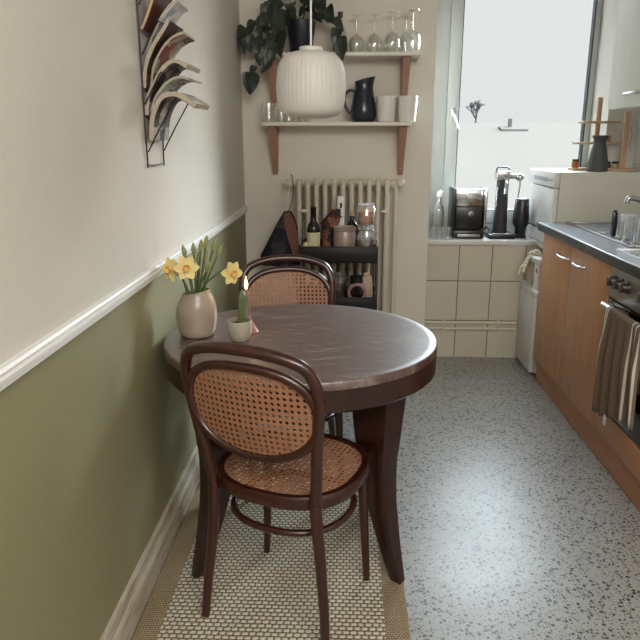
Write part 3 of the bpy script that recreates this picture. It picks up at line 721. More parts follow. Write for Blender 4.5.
m.build('front_flap', M['rust'], bg)
m = MB(); m.tube(spline([(.012, 0, .30), (.028, -.015, .40), (.040, 0, .50)], 6), 1, sec=[(.004, .002), (-.004, .002), (-.004, -.002), (.004, -.002)]); m.build('strap', M['trim'], bg)
m = MB(); m.tube(spline([(.022, -.005, .30), (.05, -.018, .38), (.056, -.012, .45), (.048, 0, .507), (.044, .02, .508)], 6), 1, sec=[(.010, .002), (-.010, .002), (-.010, -.002), (.010, -.002)]); m.build('strap', M['blackpl'], bg)

# ------------------------------------------------------------------ trolley
CX, CY = -.047, 3.71
ct = thing('trolley', 'black metal kitchen trolley in front of the radiator', 'trolley', (CX, CY, 0))
def tray(z, h=.085, hx=.205, hy=.142):
    m = MB(); t = .004
    m.box((-hx, -hy, z), (hx, hy, z+t)); m.box((-hx, -hy, z), (hx, -hy+t, z+h), .002); m.box((-hx, hy-t, z), (hx, hy, z+h), .002)
    m.box((-hx, -hy, z), (-hx+t, hy, z+h), .002); m.box((hx-t, -hy, z), (hx, hy, z+h), .002)
    m.tube([(-hx, -hy, z+h), (hx, -hy, z+h), (hx, hy, z+h), (-hx, hy, z+h)], .005, 8, closed=True)
    m.build('tray', M['black'], ct)
T1, T2, T3 = .728, .45, .16
for z in (T1, T2, T3): tray(z)
for sx in (-1, 1):
    for sy in (-1, 1):
        m = MB(); m.box((sx*.2095-.0035, sy*.10-.012, .07), (sx*.2095+.0035, sy*.10+.012, T1+.09), .001); m.build('post', M['black'], ct)
        m = MB(); m.cyl((sx*.19-.008, sy*.10, .03), (sx*.19+.008, sy*.10, .03), .029, 16); m.cyl((sx*.19, sy*.10, .05), (sx*.19, sy*.10, .16), .006, 8); m.build('caster', M['blackpl'], ct)
ZT1 = T1+.0045; ZT2 = T2+.0045
b = thing('wine_bottle', 'dark bottle with a cream label on the trolley top', 'bottle', (-.188, 3.665, ZT1))
m = MB(); m.lathe([(0, 0), (.034, 0), (.036, .004), (.036, .165), (.032, .185), (.016, .21), (.0145, .225), (.0145, .275), (.016, .277), (.016, .285), (0, .286)], n=28, cap=False); m.build('bottle_body', M['darkglass'], b)
m = MB(); m.lathe([(.0366, .055), (.0366, .15)], n=28, cap=False); m.lathe([(.0363, .055), (.0363, .15)], n=28, cap=False); m.build('label', M['label'], b)
m = MB(); m.lathe([(0, 0), (.018, 0), (.018, .085), (.012, .093), (.012, .10), (0, .10)], n=18, cap=False)
tag(m.build('small_jar', M['label'], None, loc=(-.228, 3.618, ZT1)), 'small pale jar beside the dark bottle on the trolley', 'jar')
# snack bag: leaning foil bag
g = MB(); rows = []
for z, cx, hw, hd, tl in ((0, 0, .030, .028, 0), (.05, -.004, .032, .036, 0), (.12, -.006, .033, .036, 0), (.19, .004, .050, .026, .01), (.225, .026, .04, .016, .02), (.27, .044, .022, .004, .03)):
    n = 18; rows.append([(cx+hw*math.copysign(abs(math.cos(2*PI*k/n))**.7, math.cos(2*PI*k/n))*(1+.06*math.sin(4*k+z*40)), hd*math.sin(2*PI*k/n)*(1+.2*math.sin(3*k+z*50)), z) for k in range(n)])
v_ = g.grid(rows, False, True); g.b.faces.new(v_[0]); g.b.faces.new(v_[-1])
tag(g.build('snack_bag', M['snack'], None, loc=(-.107, 3.728, ZT1), ang=25), 'dark foil bag with coppery print on the trolley top', 'bag')
g = thing('carton', 'tall slim white carton behind the pink tin on the trolley', 'carton', (-.040, 3.785, ZT1))
m = MB(); m.box((-.019, -.03, 0), (.019, .03, .335), .002); m.build('carton_body', M['white'], g)
m = MB(); m.box((-.006, -.0308, .27), (.006, -.0295, .30)); m.box((-.010, -.0308, .22), (.010, -.0295, .226)); m.build('carton_print', M['blackpl'], g)
g = thing('tin', 'wide dusty pink tin in the middle of the trolley top', 'tin', (-.018, 3.655, ZT1))
m = MB(); m.lathe([(0, 0), (.059, 0), (.061, .003), (.061, .165), (.058, .170), (0, .170)], n=36, cap=False); m.build('tin_body', M['pinktin'], g)
m = MB(); m.lathe([(.0615, .160), (.063, .162), (.063, .178), (.058, .182), (0, .182)], n=36, cap=False); m.build('lid', M['pinktin'], g)
g = thing('corked_bottle', 'small dark bottle with a cork behind the pink tin', 'bottle', (.024, 3.775, ZT1))
m = MB(); m.lathe([(0, 0), (.032, 0), (.033, .17), (.024, .19), (.013, .205), (.013, .225), (0, .225)], n=24, cap=False); m.build('bottle_body', M['darkglass'], g)
m = MB(); m.lathe([(0, .224), (.010, .224), (.013, .245), (0, .246)], n=16, cap=False); m.build('cork', M['cork'], g)
def storage_jar(loc, r, h, fill, label, name='storage_jar'):
    g = thing(name, label, 'jar', loc, group='glass jars on the trolley')
    m = MB(); m.lathe([(0, 0), (r*.9, 0), (r, .006), (r, h*.76), (r*.84, h*.86), (r*.84, h*.9), (r*.8, h*.9), (r*.8, h*.85), (r*.95, h*.75), (r*.95, .01), (0, .008)], n=28, cap=False); m.build('jar_body', M['glass'], g)
    m = MB(); m.lathe([(0, .0095), (r*.93, .0115), (r*.93, h*.62), (r*.5, h*.66), (0, h*.65)], n=24, cap=False); m.build('contents', M[fill], g)
    m = MB(); m.lathe([(0, h*.9), (r*.9, h*.9), (r*.92, h*.93), (r*.9, h*.98), (0, h)], n=28, cap=False); m.build('lid', M['glassd'], g)
    m = MB(); m.tube([(r*.88*math.cos(2*PI*k/24), r*.88*math.sin(2*PI*k/24), h*.885) for k in range(24)], .003, 6, closed=True); m.tube([(r*.9, -.01, h*.9), (r*1.1, -.012, h*.8), (r*1.08, .012, h*.7)], .002, 6); m.build('wire_clip', M['chrome'], g)
storage_jar((.100, 3.668, ZT1), .0525, .185, 'darkfill', 'glass clip jar with dark contents, lower of the two stacked on the trolley')
storage_jar((.098, 3.668, ZT1+.1855), .050, .125, 'orangefill', 'glass clip jar with orange contents stacked on the other jar')
# middle tray
storage_jar((-.046, 3.70, ZT2), .038, .20, 'darkfill', 'dim glass jar on the middle tray of the trolley')
g = thing('drum_jar', 'dark jar lying on the middle trolley tray, its mauve rim facing out', 'jar', (.054, 3.656, ZT2+.0535+.0505))
m = MB(); m.box((-.045, -.06, 0), (.045, .06, .05), .004)
tag(m.build('storage_box', M['blackpl'], None, loc=(.052, 3.64, ZT2)), 'low black box beneath the mauve-rimmed jar on the trolley', 'box')
A = Matrix.Rotation(PI/2, 3, 'X')
m = MB(); m.lathe([(0, -.05), (.046, -.05), (.05, -.03), (.05, .05), (.043, .052), (0, .05)], n=32, axis=A, cap=False); m.build('jar_body', M['darkglass'], g)
m = MB(); m.lathe([(.036, .05), (.050, .05), (.053, .055), (.053, .066), (.045, .071), (.037, .066), (.036, .05)], n=36, axis=A, cap=False); m.build('rim', M['mauve'], g)
m = MB(); m.lathe([(0, 0), (.052, 0), (.052, .10), (.044, .115), (.044, .16), (0, .162)], n=26, cap=False)
tag(m.build('canister', M['blackpl'], None, loc=(.057, 3.785, ZT2)), 'black canister behind the mauve-rimmed jar on the trolley', 'canister')
m = MB(); m.box((-.026, -.012, 0), (.026, .012, .165), .004, seg=2); m.box((-.018, -.006, .165), (.018, .006, .185), .003)
o = tag(m.build('paper_packet', M['packb'], None, loc=(.127, 3.738, ZT2+.004)), 'cream paper packet leaning at the trolley post', 'packet'); o.rotation_euler = (0, math.radians(-6), .1)

# ------------------------------------------------------------------ on the sill
SZ_ = .7655
g = thing('water_bottle', 'slim clear glass bottle on the sill beside the coffee machine', 'bottle', (.575, 4.32, SZ_))
m = MB(); m.lathe([(0, 0), (.034, 0), (.036, .005), (.036, .16), (.03, .19), (.015, .225), (.013, .255), (.011, .255), (.013, .22), (.027, .19), (.033, .16), (.033, .008), (0, .007)], n=26, cap=False); m.build('bottle_body', M['glass'], g)
m = MB(); m.lathe([(.014, .255), (.016, .257), (.016, .28), (.01, .288), (0, .288)], n=18, cap=False); m.build('stopper', M['white'], g)
m = MB(); m.tube([(.0155, 0, .25), (.022, 0, .262), (.02, 0, .285), (0, 0, .294)], .0015, 6); m.build('wire_clip', M['chrome'], g)
for x, y, lab in ((.548, 4.235, 'short clear tumbler at the wall end of the sill'), (.612, 4.232, 'short clear tumbler between slim bottle and coffee machine')):
    m = MB(); m.lathe([(0, 0), (.027, 0), (.029, .004), (.032, .075), (.030, .075), (.027, .007), (0, .007)], n=24, cap=False)
    tag(m.build('tumbler', M['glassd'], None, loc=(x, y, SZ_)), lab, 'glass', 'tumblers on the sill')
cm = thing('coffee_machine', 'black and chrome coffee machine on the window sill', 'coffee machine', (.758, 4.315, SZ_))
m = MB(); m.box((-.098, -.08, 0), (.098, .12, .055), .012); m.build('drip_base', M['blackpl'], cm)
m = MB(); m.box((-.085, -.055, .055), (.085, .10, .20), .008); m.build('body_front', M['blackpl'], cm)
m = MB(); m.box((-.088, -.045, .20), (.088, .11, .305), .01); m.build('chrome_head', M['chrome'], cm)
for s_ in (-1, 1):
    m = MB(); m.box((s_*.098-.009, -.075, .05), (s_*.098+.009, .12, .312), .004); m.build('side_panel', M['chrome'] if s_ > 0 else M['blackpl'], cm)
m = MB(); m.lathe([(0, 0), (.018, 0), (.018, .004), (0, .005)], c=(.012, -.056, .155), n=24, axis=Matrix.Rotation(PI/2, 3, 'X'), cap=False); m.build('round_badge', M['chrome'], cm)
m = MB(); m.lathe([(0, 0), (.024, 0), (.024, .02), (0, .022)], c=(.0, -.046, .25), n=24, axis=Matrix.Rotation(PI/2, 3, 'X'), cap=False); m.build('gauge', M['steel'], cm)
m = MB(); m.tube([(.05, -.07, .04), (.11, -.08, .075), (.128, -.085, .05)], .008, 8); m.build('lever', M['blackpl'], cm)
m = MB(); m.box((-.07, -.086, .012), (.07, -.079, .03), .002); m.build('drip_tray_front', M['steel'], cm)
dt = thing('drink_tower', 'slim tall black drink dispenser with chrome tap head on the sill', 'dispenser', (.965, 4.31, SZ_))
m = MB(); m.box((-.078, -.07, 0), (.085, .10, .028), .006); m.build('base_plate', M['blackpl'], dt)
m = MB(); m.lathe([(0, .028), (.047, .028), (.045, .06), (.039, .22), (.037, .36), (.036, .405), (0, .405)], n=32, cap=False); m.build('tower', simple('charcoal_gloss', (48, 48, 54), .25), dt)
m = MB(); m.box((-.044, -.045, .36), (.036, .045, .418), .008); m.cyl((.03, -.02, .385), (.085, -.02, .385), .017, 14); m.ball((.097, -.02, .378), .027, 2); m.build('tap_head', M['chrome'], dt)
m = MB(); m.tube([(.01, -.045, .36), (.008, -.06, .345), (.008, -.06, .28)], .008, 8); m.build('spout', M['chrome'], dt)
m = MB(); m.tube([(.10, -.02, .36), (.103, -.022, .33), (.095, -.022, .25)], .005, 8); m.build('tap_lever', M['chrome'], dt)
m = MB(); m.tube([(-.042, 0, .41), (-.042, 0, .432), (-.034, 0, .438), (.024, 0, .438), (.034, 0, .43), (.034, 0, .41)], .005, 8); m.build('top_bracket', M['blackpl'], dt)
m = MB(); m.box((-.055, -.06, .0285), (.06, .0-.05, .034), .002); m.build('drip_grid', M['steel'], dt)
kt = thing('kettle', 'black kettle half hidden behind the white dishwasher on the sill', 'kettle', (1.098, 4.325, SZ_))
m = MB(); m.lathe([(0, 0), (.040, 0), (.040, .018), (.032, .022), (.034, .06), (.050, .09), (.052, .12), (.042, .235), (.038, .245), (0, .25)], n=30, cap=False)
m.build('kettle_body', M['blackpl'], kt)
m = MB(); m.tube(spline([(.03, -.02, .22), (.02, -.06, .2), (.02, -.07, .14), (.03, -.045, .1)], 5), .008, 8); m.build('handle', M['blackpl'], kt)

# ------------------------------------------------------------------ kitchen run
KX = 1.10
cb = thing('base_cabinet', 'beech base cabinet with two doors beneath the worktop', 'cabinet', (KX, 3.3, 0))
m = MB(); m.box((.022, -.499, .12), (.58, -.481, .869)); m.box((.022, .481, .12), (.58, .499, .869)); m.box((.022, -.481, .12), (.58, .481, .138)); m.box((.565, -.481, .138), (.58, .481, .869)); m.build('carcass', M['beech'], cb, smooth=False)
for y0, y1, hy0, hy1, hz in ((.014, .499, .02, .2, 0), (-.499, .009, -.21, -.045, 0)):
    m = MB(); m.box((0, y0, .137), (.0205, y1, .867), .002); d = m.build('door', M['beech'], cb)
    m = MB(); m.tube(spline([(.0, hy0+.015, .798), (-.020, hy0+.028, .798), (-.025, (hy0+hy1)/2, .798), (-.020, hy1-.028, .798), (0, hy1-.015, .798)], 6), .006, 8); m.build('handle', M['alu'], d)
m = MB(); m.box((.025, -.5, .001), (.041, .5, .1195)); m.build('plinth', M['beechh'], cb, smooth=False)
ov = thing('oven', 'built-in oven with black glass door and steel knobs', 'oven', (KX, 2.498, 0))
m = MB(); m.box((.022, -.298, .12), (.58, .298, .869)); m.build('oven_body', M['beech'], ov, smooth=False)
m = MB(); m.box((0, -.298, .738), (.0215, .298, .867), .003); m.build('control_panel', M['panelm'], ov)
for y in (.238, .176, .114, -.06, -.13, -.20):
    m = MB(); A = Matrix.Rotation(-PI/2, 3, 'Y'); m.lathe([(0, 0), (.026, 0), (.025, .006), (.021, .008), (.019, .026), (0, .027)], c=(-.0005, y, .813), n=24, axis=A, cap=False); m.box((-.037, y-.006, .794), (-.02, y+.006, .832), .002); m.build('knob', M['knobm'], ov)
m = MB(); m.box((0, -.298, .262), (.0215, .298, .731), .003); d = m.build('door', M['blackgl'], ov)
m = MB(); m.cyl((-.042, -.27, .715), (-.042, .237, .715), .0125, 14)
for y in (-.255, .235): m.cyl((-.04, y, .715), (0, y, .715), .008, 10)
m.build('handle', M['alu'], d)
m = MB(); m.box((0, -.298, .137), (.0205, .298, .252), .002); m.build('drawer', M['beechh'], ov)
m = MB(); m.box((.025, -.298, .001), (.041, .298, .1195)); m.build('plinth', M['beechh'], ov, smooth=False)
wt = thing('worktop', 'grey laminate worktop with bright metal edge over the cabinets', 'worktop', (KX, 3.0, .87))
m = MB(); m.box((-.0, -.81, .0005), (.279, .894, .043)); m.box((.279, -.81, .0005), (.599, .09, .043)); m.box((.279, .82, .0005), (.599, .894, .043)); m.box((.53, .09, .0005), (.599, .82, .043)); m.box((.279, .42, .0005), (.30, .44, .043)); m.build('top_board', M['greylam'], wt, smooth=False)
m = MB(); m.box((-.012, -.81, .0005), (-.0005, .895, .038), .002); m.build('front_edge', simple('dark_metal_edge', (104, 106, 108), .35, .8), wt)
m = MB(); m.box((-.0125, -.81, .0385), (.004, .896, .0445), .002); m.build('edge_strip', M['alu'], wt)
sk = thing('sink', 'stainless steel sink with drainboard set in the worktop', 'sink', (1.415, 3.44, .9135))
m = MB(); x0, x1, y0, y1 = -.175, .165, -.45, .44
m.box((x0, y0, 0), (x0+.03, y1, .008), .003); m.box((x1-.03, y0, 0), (x1, y1, .008), .003); m.box((x0+.03, y1-.03, 0), (x1-.03, y1, .008), .003); m.box((x0+.03, y0, 0), (x1-.03, y0+.02, .008), .003)
m.box((x0+.03, -.02, 0), (x1-.03, .02, .008), .003); m.box((x0+.03, y0+.02, .0), (x1-.03, -.02, .004))
for k in range(11): m.box((x0+.045+k*.0245, y0+.04, .004), (x0+.053+k*.0245, -.03, .007), .002)
m.build('rim_and_drainboard', M['steel'], sk)
bx = (x0+.03, x1-.03, .02, y1-.04)
m = MB(); t = .002; zb = -.15
m.box((bx[0], bx[2], zb), (bx[1], bx[3]+.01, zb+t)); m.box((bx[0], bx[2], zb), (bx[0]+t, bx[3]+.01, .001)); m.box((bx[1]-t, bx[2], zb), (bx[1], bx[3]+.01, .001)); m.box((bx[0], bx[2], zb), (bx[1], bx[2]+t, .001)); m.box((bx[0], bx[3]+.01-t, zb), (bx[1], bx[3]+.01, .001))
m.build('basin', M['steel'], sk)
fc = thing('faucet', 'chrome faucet reaching out over the sink', 'faucet', (1.63, 3.36, .9135))
m = MB(); m.lathe([(0, 0), (.028, 0), (.028, .01), (.022, .02), (.02, .11), (0, .115)], n=24, cap=False); m.build('faucet_base', M['chrome'], fc)
m = MB(); m.tube(spline([(0, 0, .09), (-.04, 0, .115), (-.15, -.01, .155), (-.26, -.02, .185), (-.278, -.02, .175), (-.28, -.02, .16)], 6), .0125, 12); m.build('spout', M['chrome'], fc)
m = MB(); m.tube([(0, 0, .11), (0, -.02, .13), (-.01, -.09, .15)], .008, 10); m.build('lever', M['chrome'], fc)
hb = thing('hob', 'dark glass hob beside the drainboard', 'hob', (1.41, 2.55, .914))
m = MB(); m.box((-.25, -.31, 0), (.25, .345, .006), .002); m.build('hob_glass', M['hob'], hb)
m = MB(); ring(m, -.254, .254, 0, .001, .01, .01, .001, .001, -.31, .345, 0)
m.box((-.256, -.312, 0), (-.2505, .348, .008), .001); m.box((.2505, -.312, 0), (.256, .348, .008), .001); m.box((-.2505, .3455, 0), (.2505, .351, .008), .001); m.box((-.2505, -.316, 0), (.2505, -.3105, .008), .001); m.build('hob_frame', M['alu'], hb)
# dishes drying
DZ = .9135+.0075
def ribbed(x, y, r, h, label):
    g = thing('ribbed_glass', label, 'glass', (x, y, DZ), group='ribbed glasses drying by the sink')
    m = MB(); m.lathe([(r, 0), (r*1.0, .004), (r*.93, h*.9), (r*.9, h), (0, h), (0, h-.006), (r*.86, h-.008), (r*.95, .0)], n=64, wob=lambda a, z: 1+.03*math.sin(16*a), cap=False); m.build('glass_body', M['glassd'], g)
ribbed(1.318, 3.225, .045, .115, 'upturned ribbed glass next to the black block on the drainboard')
ribbed(1.335, 3.06, .048, .115, 'upturned ribbed glass closest to the hob on the drainboard')
ribbed(1.43, 3.10, .045, .11, 'upturned ribbed glass behind the other two on the drainboard')
m = MB(); m.box((-.012, -.014, 0), (.012, .014, .115), .006); m.box((-.008, -.009, .115), (.008, .009, .125), .004)
tag(m.build('scrubber_caddy', M['blackpl'], None, loc=(1.285, 3.30, DZ)), 'small black block standing on the drainboard by the ribbed glasses', 'caddy')
hp = thing('herb_pot', 'small bushy green plant behind the faucet at the tiled wall', 'plant', (1.545, 3.545, .922))
hp.location = (1.645, 3.525, .914)
m = MB(); m.lathe([(0, 0), (.034, 0), (.045, .075), (.042, .076), (.035, .06), (0, .06)], n=24, cap=False); m.build('pot', M['greystone'], hp)
m = MB(); lf = m
for k in range(70):
    a = rr.uniform(0, 2*PI); e = rr.uniform(.2, 1.4); d = Vector((math.cos(a)*math.cos(e), math.sin(a)*math.cos(e), math.sin(e))); q = Vector((0, 0, .07))+d*rr.uniform(.03, .125)
    q.x = min(q.x, .04); heart(q, (d+Vector((-.3, -.2, 0))), Vector((0, 0, 1)), .03)
for v in lf.b.verts: v.co.x = min(v.co.x, .048)
lf.build('leaves', simple('herb_green', (66, 84, 44), .5, var=.3, scale=30), hp)
# towel over the oven handle
tw = thing('kitchen_towel', 'taupe kitchen towel with white stripes over the oven handle', 'towel', (KX-.042, 2.465, .715))
def tow(y, q, side):   # q 0..1 down the drape
    wav = .010*math.sin(y*58+q*2.0)*min(1, q*3)+.006*math.sin(y*120+1)
    return (side*(.0145+.004*abs(math.sin(y*40))+.0*q)+(-1 if side < 0 else .0)*max(0, wav+.004)*q*1.0, y, .0)
L1 = .39
rows = []
ys = [-.20+.42*i/40 for i in range(41)]
for j in range(17):
    q = j/16; r_ = []
    for y in ys:
        gather = 1-.20*(1-q)*1.0            # bunched at the bar
        yy = .07+(y-.07)*gather*(1 if y < .07 else (1.0-.12*q))
        r_.append((-.0155-(.011+.010*math.sin(y*70+q*1.5))*min(1, q*2.5), yy, -.0-L1*q*(1+.10*math.sin(y*9))))
    rows.append(r_)
arc = [[(-.0145*math.cos(a)-.0008, .07+(y-.07)*.8, .0145*math.sin(a)) for y in ys] for a in (2.9, 2.4, 1.9, 1.4, .9, .4)]
back = [[(.0145+.004*math.sin(y*50)*q, .07+(y-.07)*(.8+.1*q), -.24*q) for y in ys] for q in (0, .25, .5, .75, 1)]
full = rows[::-1]+[[(-.0148*math.cos(a), .07+(y-.07)*.8, .0148*math.sin(a)) for y in ys] for a in (.35, .8, 1.25, 1.7, 2.15, 2.6)]+back
m = MB(); m.grid(full); 
body = m.build('towel_cloth', [M['taupe'], M['stripe']], tw, ang=80)
K = len(ys)-1
for p_ in body.data.polygons:
    if (p_.index % K) in (1, 5, 9, 39) or (p_.index % K) in (37,): p_.material_index = 1
body.modifiers.new('thickness', 'SOLIDIFY').thickness = .0022
m = MB(); m.box((-.034, .03, -.435), (-.032, .052, -.395)); m.build('care_tag', M['white'], tw)

# ------------------------------------------------------------------ corner: fridge, things on it, dishwasher
fr = thing('mini_fridge', 'low white fridge standing in the corner beside the beech cabinet', 'fridge', (1.09, 4.01, 0))
m = MB(); m.box((.035, -.175, .015), (.56, .175, .495), .006); m.build('fridge_body', M['appl'], fr)
m = MB(); m.box((0, -.175, .02), (.034, .175, .488), .010); m.build('door', M['appl'], fr)
m = MB(); m.box((-.004, -.178, .490), (.562, .178, .515), .006); m.build('top_cover', M['appl'], fr)
for y in (-.15, .15):
    for x in (.06, .52): m = MB(); m.cyl((x, y, .0), (x, y, .016), .014, 12); m.build('foot', M['blackpl'], fr)
FT = .5155
m = MB(); m.box((0, 0, 0), (.10, .11, .135), .003)
tag(m.build('card_box', M['boxbeige'], None, loc=(1.115, 4.055, FT)), 'beige card box on the fridge under the cream cloth', 'box')
g = thing('carton', 'white carton with a red mark on the fridge beside the cabinet', 'carton', (1.11, 3.93, FT))
m = MB(); m.box((0, -.05, 0), (.08, .04, .15), .002); m.build('carton_body', M['white'], g)
m = MB(); m.box((-.001, -.03, .10), (.0, .005, .125)); m.build('carton_print', M['red'], g)
m = MB(); m.box((-.012, -.075, .1505), (.09, .045, .185), .006)
tag(m.build('white_packet', M['white'], None, loc=(1.11, 3.95, FT)), 'flat white packet lying on top of the white carton', 'packet')
cl = MB()
def fold(pts, r, w):
    q = spline(pts, 6); k = len(q)
    cl.tube(q, [r*(1+.25*math.sin(i*1.7+w*5))*(.75 if i in (0, k-1) else 1) for i in range(k)], 12, sec=[(math.cos(2*PI*t/12)*(1+.22*math.sin(3*2*PI*t/12+w)), math.sin(2*PI*t/12)*.45) for t in range(12)], up=(.3, 1, .2))
fold([(.10, .02, .150), (.05, .03, .170), (.01, .02, .178), (-.02, .02, .160), (-.035, .01, .120), (-.05, .0, .075)], .020, .3)
fold([(.09, .07, .148), (.04, .06, .168), (-.005, .06, .166), (-.026, .05, .135), (-.030, .05, .105)], .018, 1.2)
fold([(.08, -.01, .150), (.03, .0, .185), (.0, .03, .195), (-.015, .05, .165), (-.03, .03, .13), (-.06, .02, .10), (-.075, .0, .058)], .015, 2.1)
fold([(.06, .09, .150), (.02, .05, .19), (.03, .01, .205), (.06, -.01, .17)], .016, 3.)
tag(cl.build('rag', M['clothc'], None, ang=80, loc=(1.117, 4.05, FT)), 'crumpled cream rag drooping off the card box on the fridge', 'rag')
sb = thing('support_shelf', 'white support board carrying the dishwasher above the fridge', 'shelf', (1.17, 4.04, .735))
m = MB(); m.box((0, -.138, 0), (.529, .145, .0285), .003); m.build('board', M['appl'], sb)
for y in (-.12, .12): m = MB(); m.box((.45, y-.012, -.205), (.529, y+.012, -.001)); m.build('bracket', M['steel'], sb)
dw = thing('dishwasher', 'compact white tabletop dishwasher at the end of the worktop', 'dishwasher', (1.165, 4.17, .766))
m = MB(); m.box((.028, -.268, 0), (.50, .268, .427), .004); m.build('dishwasher_body', M['applside'], dw)
m = MB(); m.box((0, -.268, .085), (.0275, .268, .335), .006); m.build('door', M['appl'], dw)
m = MB(); m.box((.004, -.268, .003), (.0275, .268, .080), .004); m.build('lower_panel', M['appl'], dw)
m = MB(); m.box((-.004, -.268, .34), (.0275, .268, .427), .006); c_ = m.build('control_panel', M['appl'], dw)
m = MB(); m.box((-.0055, -.15, .368), (-.0035, .16, .392), .001); m.build('grip_recess', simple('grey_plastic', (150, 154, 158), .4), c_)
m = MB()
for k in range(4): m.cyl((-.0045, -.23+.02*k, .38), (-.007, -.23+.02*k, .38), .006, 12)
m.build('button', M['steel'], c_)
# on the dishwasher
DT = .766+.4275
wr = thing('tiered_wood_rack', 'small two-tier wooden rack on top of the dishwasher', 'rack', (1.48, 4.17, DT))
m = MB(); m.box((-.15, -.055, 0), (.02, .055, .014), .003); m.build('base', M['oakx'], wr)
m = MB(); m.box((.035, -.135, 0), (.185, -.02, .014), .003); m.build('base', M['oakx'], wr)
m = MB(); m.box((-.030, -.012, .014), (-.004, .012, .415), .003); m.build('post', M['oak'], wr)
m = MB(); m.box((.105, -.095, .014), (.135, -.062, .33), .003); m.build('post', M['oak'], wr)
m = MB(); m.box((-.15, -.07, .150), (.105, .018, .163), .003); m.build('tier', M['oakx'], wr)
m = MB(); m.box((-.125, -.07, .268), (.09, .018, .281), .003); m.build('tier', M['oakx'], wr)
m = MB(); m.tube(spline([(.137, -.098, .25), (.147, -.105, .20), (.14, -.105, .15), (.15, -.1, .12)], 5), .002, 6); m.build('hanging_cord', M['oak'], wr)
m = MB(); m.box((-.024, -.02, 0), (.024, .02, .035), .003)
tag(m.build('wooden_block', M['bracket'], None, loc=(1.508, 4.145, DT+.1635)), 'small reddish wooden block on the lower tier of the wooden rack', 'block')
m = MB(); m.lathe([(0, 0), (.055, 0), (.058, .004), (.055, .05), (.043, .12), (.033, .158), (.034, .172), (.0445, .195), (.045, .20), (.041, .199), (.030, .17), (0, .16)], n=34, cap=False)
tag(m.build('carafe', M['greystone'], None, loc=(1.432, 4.015, DT)), 'dark grey stoneware carafe in front of the wooden rack', 'carafe')
def spice(x, y, z, fill, lab, h=.05):
    g = thing('spice_jar', lab, 'jar', (x, y, z), group='spice jars by the wooden rack')
    m = MB(); m.lathe([(0, 0), (.019, 0), (.02, .003), (.02, h*.68), (.016, h*.74), (0, h*.74)], n=20, cap=False); m.build('jar_body', M[fill], g)
    m = MB(); m.lathe([(0, h*.745), (.018, h*.745), (.018, h), (0, h)], n=20, cap=False); m.build('lid', M['blackpl'], g)
spice(1.355, 4.17, DT+.0145, 'orangefill', 'spice jar with reddish contents at the window end of the wooden rack')
spice(1.488, 4.204, DT+.0145, 'darkfill', 'dark spice jar right behind the grey carafe')
spice(1.545, 4.176, DT+.0005, 'darkfill', 'dark spice jar between the two rack bases')
spice(1.592, 4.176, DT+.0005, 'label', 'dark-lidded spice jar with pale contents next to the thick rack post')

# ------------------------------------------------------------------ wall cabinet
wc = thing('wall_cabinet', 'whitewashed wall cabinet above the sink', 'cabinet', (1.35, 3.48, 1.52))
m = MB(); m.box((.0195, -.248, 0), (.349, .248, .72)); m.build('carcass', M['cabwhite'], wc, smooth=False)
m = MB(); m.box((0, -.249, .002), (.0185, .249, .718), .002); d = m.build('door', M['cabwhite'], wc)
m = MB(); m.tube(spline([(.0, .01, .065), (-.02, 0, .065), (-.026, -.07, .065), (-.02, -.14, .065), (0, -.15, .065)], 6), .007, 8); m.build('handle', M['alu'], d)

# ------------------------------------------------------------------ outside
m = MB(); m.grid([[(-60, 9, -7), (80, 9, -7)], [(-60, 26, -5.6), (80, 26, -5.6)], [(-60, 60, 2.3), (80, 60, 2.9)], [(-60, 90, 2.5), (80, 90, 3.1)], [(-60, 90, -9), (80, 90, -9)], [(-60, 9, -9), (80, 9, -9)]], True)
struct('terrain_outside', m, M['snow'], label='pale hazy hillside outside the window', smooth=False)
bd = thing('garden_shed', 'tiny faint shed on the hazy slope beyond the window', 'shed', (13.4, 57, 1.55))
m = MB(); m.box((-1.0, 0, -1), (1.1, 2, .5)); m.build('wall', M['facade'], bd, smooth=False)
m = MB(); m.prism([(.0, .5), (2.0, .5), (1.0, .75)], 0, -1.05, 1.15); m.build('roof', M['snow'], bd, smooth=False)
m = MB(); m.box((-.3, .8, .6), (-.05, 1.1, 1.35)); m.build('chimney', M['facade'], bd, smooth=False)
tr = thing('tree', 'faint frosted bare tree on the horizon beside the window frame', 'tree', (11.9, 66, 1.9))
m = MB()
def branch(p, d, L, r, k):
    e = p+d*L; m.tube([p, (p+e)/2+Vector((rr.uniform(-.1, .1), 0, rr.uniform(-.1, .1)))*L*.3, e], [r, r*.85, r*.65], 5)
    if k:
        for q in range(4 if k > 1 else 6):
            nd = (d+Vector((rr.uniform(-.9, .9), rr.uniform(-.9, .9), rr.uniform(-.15, .6)))).normalized(); branch(p+d*L*rr.uniform(.55, 1), nd, L*rr.uniform(.5, .72), r*.6, k-1)
branch(Vector((0, 0, 0)), Vector((0, 0, 1)), 1.45, .12, 4); m.build('branches', M['frosty'], tr, smooth=False)

# ------------------------------------------------------------------ camera, sky, lights
cam = bpy.data.cameras.new('camera'); co = bpy.data.objects.new('camera', cam); C.objects.link(co); SC.camera = co
cam.sensor_width = 36; cam.sensor_fit = 'HORIZONTAL'; cam.lens = 36*669.48/640; cam.clip_start = .02; cam.clip_end = 500
co.location = (0, 0, 1.38); co.rotation_euler = (math.radians(90-15.219), math.radians(0), math.radians(2.382))

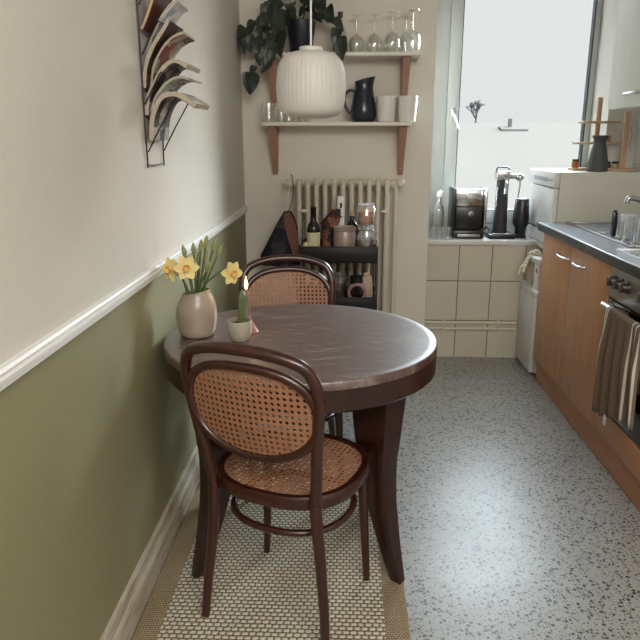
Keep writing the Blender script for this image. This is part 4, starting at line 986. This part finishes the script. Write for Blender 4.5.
w = bpy.data.worlds.new('overcast_sky'); SC.world = w; w.use_nodes = True; nt = w.node_tree; nt.nodes.clear()
def wn(kind): return nt.nodes.new('ShaderNode'+kind)
tc = wn('TexCoord'); sx = wn('SeparateXYZ'); nt.links.new(tc.outputs['Generated'], sx.inputs[0])
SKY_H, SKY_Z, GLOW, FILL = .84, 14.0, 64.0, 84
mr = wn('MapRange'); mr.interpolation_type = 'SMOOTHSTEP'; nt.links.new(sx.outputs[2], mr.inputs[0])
mr.inputs[1].default_value = .188; mr.inputs[2].default_value = .30; mr.inputs[3].default_value = 0; mr.inputs[4].default_value = 1  # sky made steeply brighter above the view to light the room
st_ = wn('MapRange'); side = wn('MapRange'); side.interpolation_type = 'SMOOTHSTEP'; nt.links.new(sx.outputs[0], side.inputs[0]); side.inputs[1].default_value = -.35; side.inputs[2].default_value = .06; side.inputs[3].default_value = .10   # sky dimmed on one side to keep the window reveal darker
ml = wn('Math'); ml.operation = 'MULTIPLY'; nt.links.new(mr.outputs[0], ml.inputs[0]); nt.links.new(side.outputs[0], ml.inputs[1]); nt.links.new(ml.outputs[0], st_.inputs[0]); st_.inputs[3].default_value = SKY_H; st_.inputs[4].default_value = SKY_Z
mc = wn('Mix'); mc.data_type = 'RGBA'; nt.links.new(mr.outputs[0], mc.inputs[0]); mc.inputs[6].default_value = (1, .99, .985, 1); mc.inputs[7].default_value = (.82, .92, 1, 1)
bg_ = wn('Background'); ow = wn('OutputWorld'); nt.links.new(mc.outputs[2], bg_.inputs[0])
# broad bright sky patch, added beside the view to light the left wall
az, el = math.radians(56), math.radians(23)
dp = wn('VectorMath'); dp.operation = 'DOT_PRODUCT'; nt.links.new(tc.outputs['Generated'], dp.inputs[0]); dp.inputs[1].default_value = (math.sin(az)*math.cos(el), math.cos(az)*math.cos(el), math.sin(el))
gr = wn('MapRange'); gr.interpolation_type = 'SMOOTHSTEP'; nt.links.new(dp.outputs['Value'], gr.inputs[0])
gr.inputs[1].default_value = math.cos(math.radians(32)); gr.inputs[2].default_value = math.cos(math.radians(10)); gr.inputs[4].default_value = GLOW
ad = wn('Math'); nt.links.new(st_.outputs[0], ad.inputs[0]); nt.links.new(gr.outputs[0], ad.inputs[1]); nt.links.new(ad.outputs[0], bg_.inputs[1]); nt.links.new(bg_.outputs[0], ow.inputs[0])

def area(name, loc, rot, sx_, sy_, power, col, portal=False):
    l = bpy.data.lights.new(name, 'AREA'); l.shape = 'RECTANGLE'; l.size = sx_; l.size_y = sy_; l.energy = power; l.color = col
    o = bpy.data.objects.new(name, l); C.objects.link(o); o.location = loc; o.rotation_euler = rot
    if portal: l.cycles.is_portal = True
    return o
area('window_daylight_portal', (1.088, 4.60, 1.61), (math.radians(-90), 0, 0), .86, 1.46, 1, (1, 1, 1), True)
area('room_fill_light', (.6, -.7, ZC-.25), (math.radians(40), 0, 0), 1.6, 1.2, FILL, (1, .95, .89))  # added fill light behind the camera, not a real fixture
l = bpy.data.lights.new('candle_glow', 'POINT'); l.energy = .35; l.color = (1, .6, .25); l.shadow_soft_size = .006
o = bpy.data.objects.new('candle_glow', l); C.objects.link(o); o.location = (-.336, 2.165, TZ+.048+.155)

SC.view_settings.view_transform = 'Standard'; SC.view_settings.look = 'None'; SC.view_settings.exposure = 0; SC.view_settings.gamma = 1
SC.view_settings.use_curve_mapping = False
SC.cycles.max_bounces = 10; SC.cycles.diffuse_bounces = 6; SC.cycles.transparent_max_bounces = 24
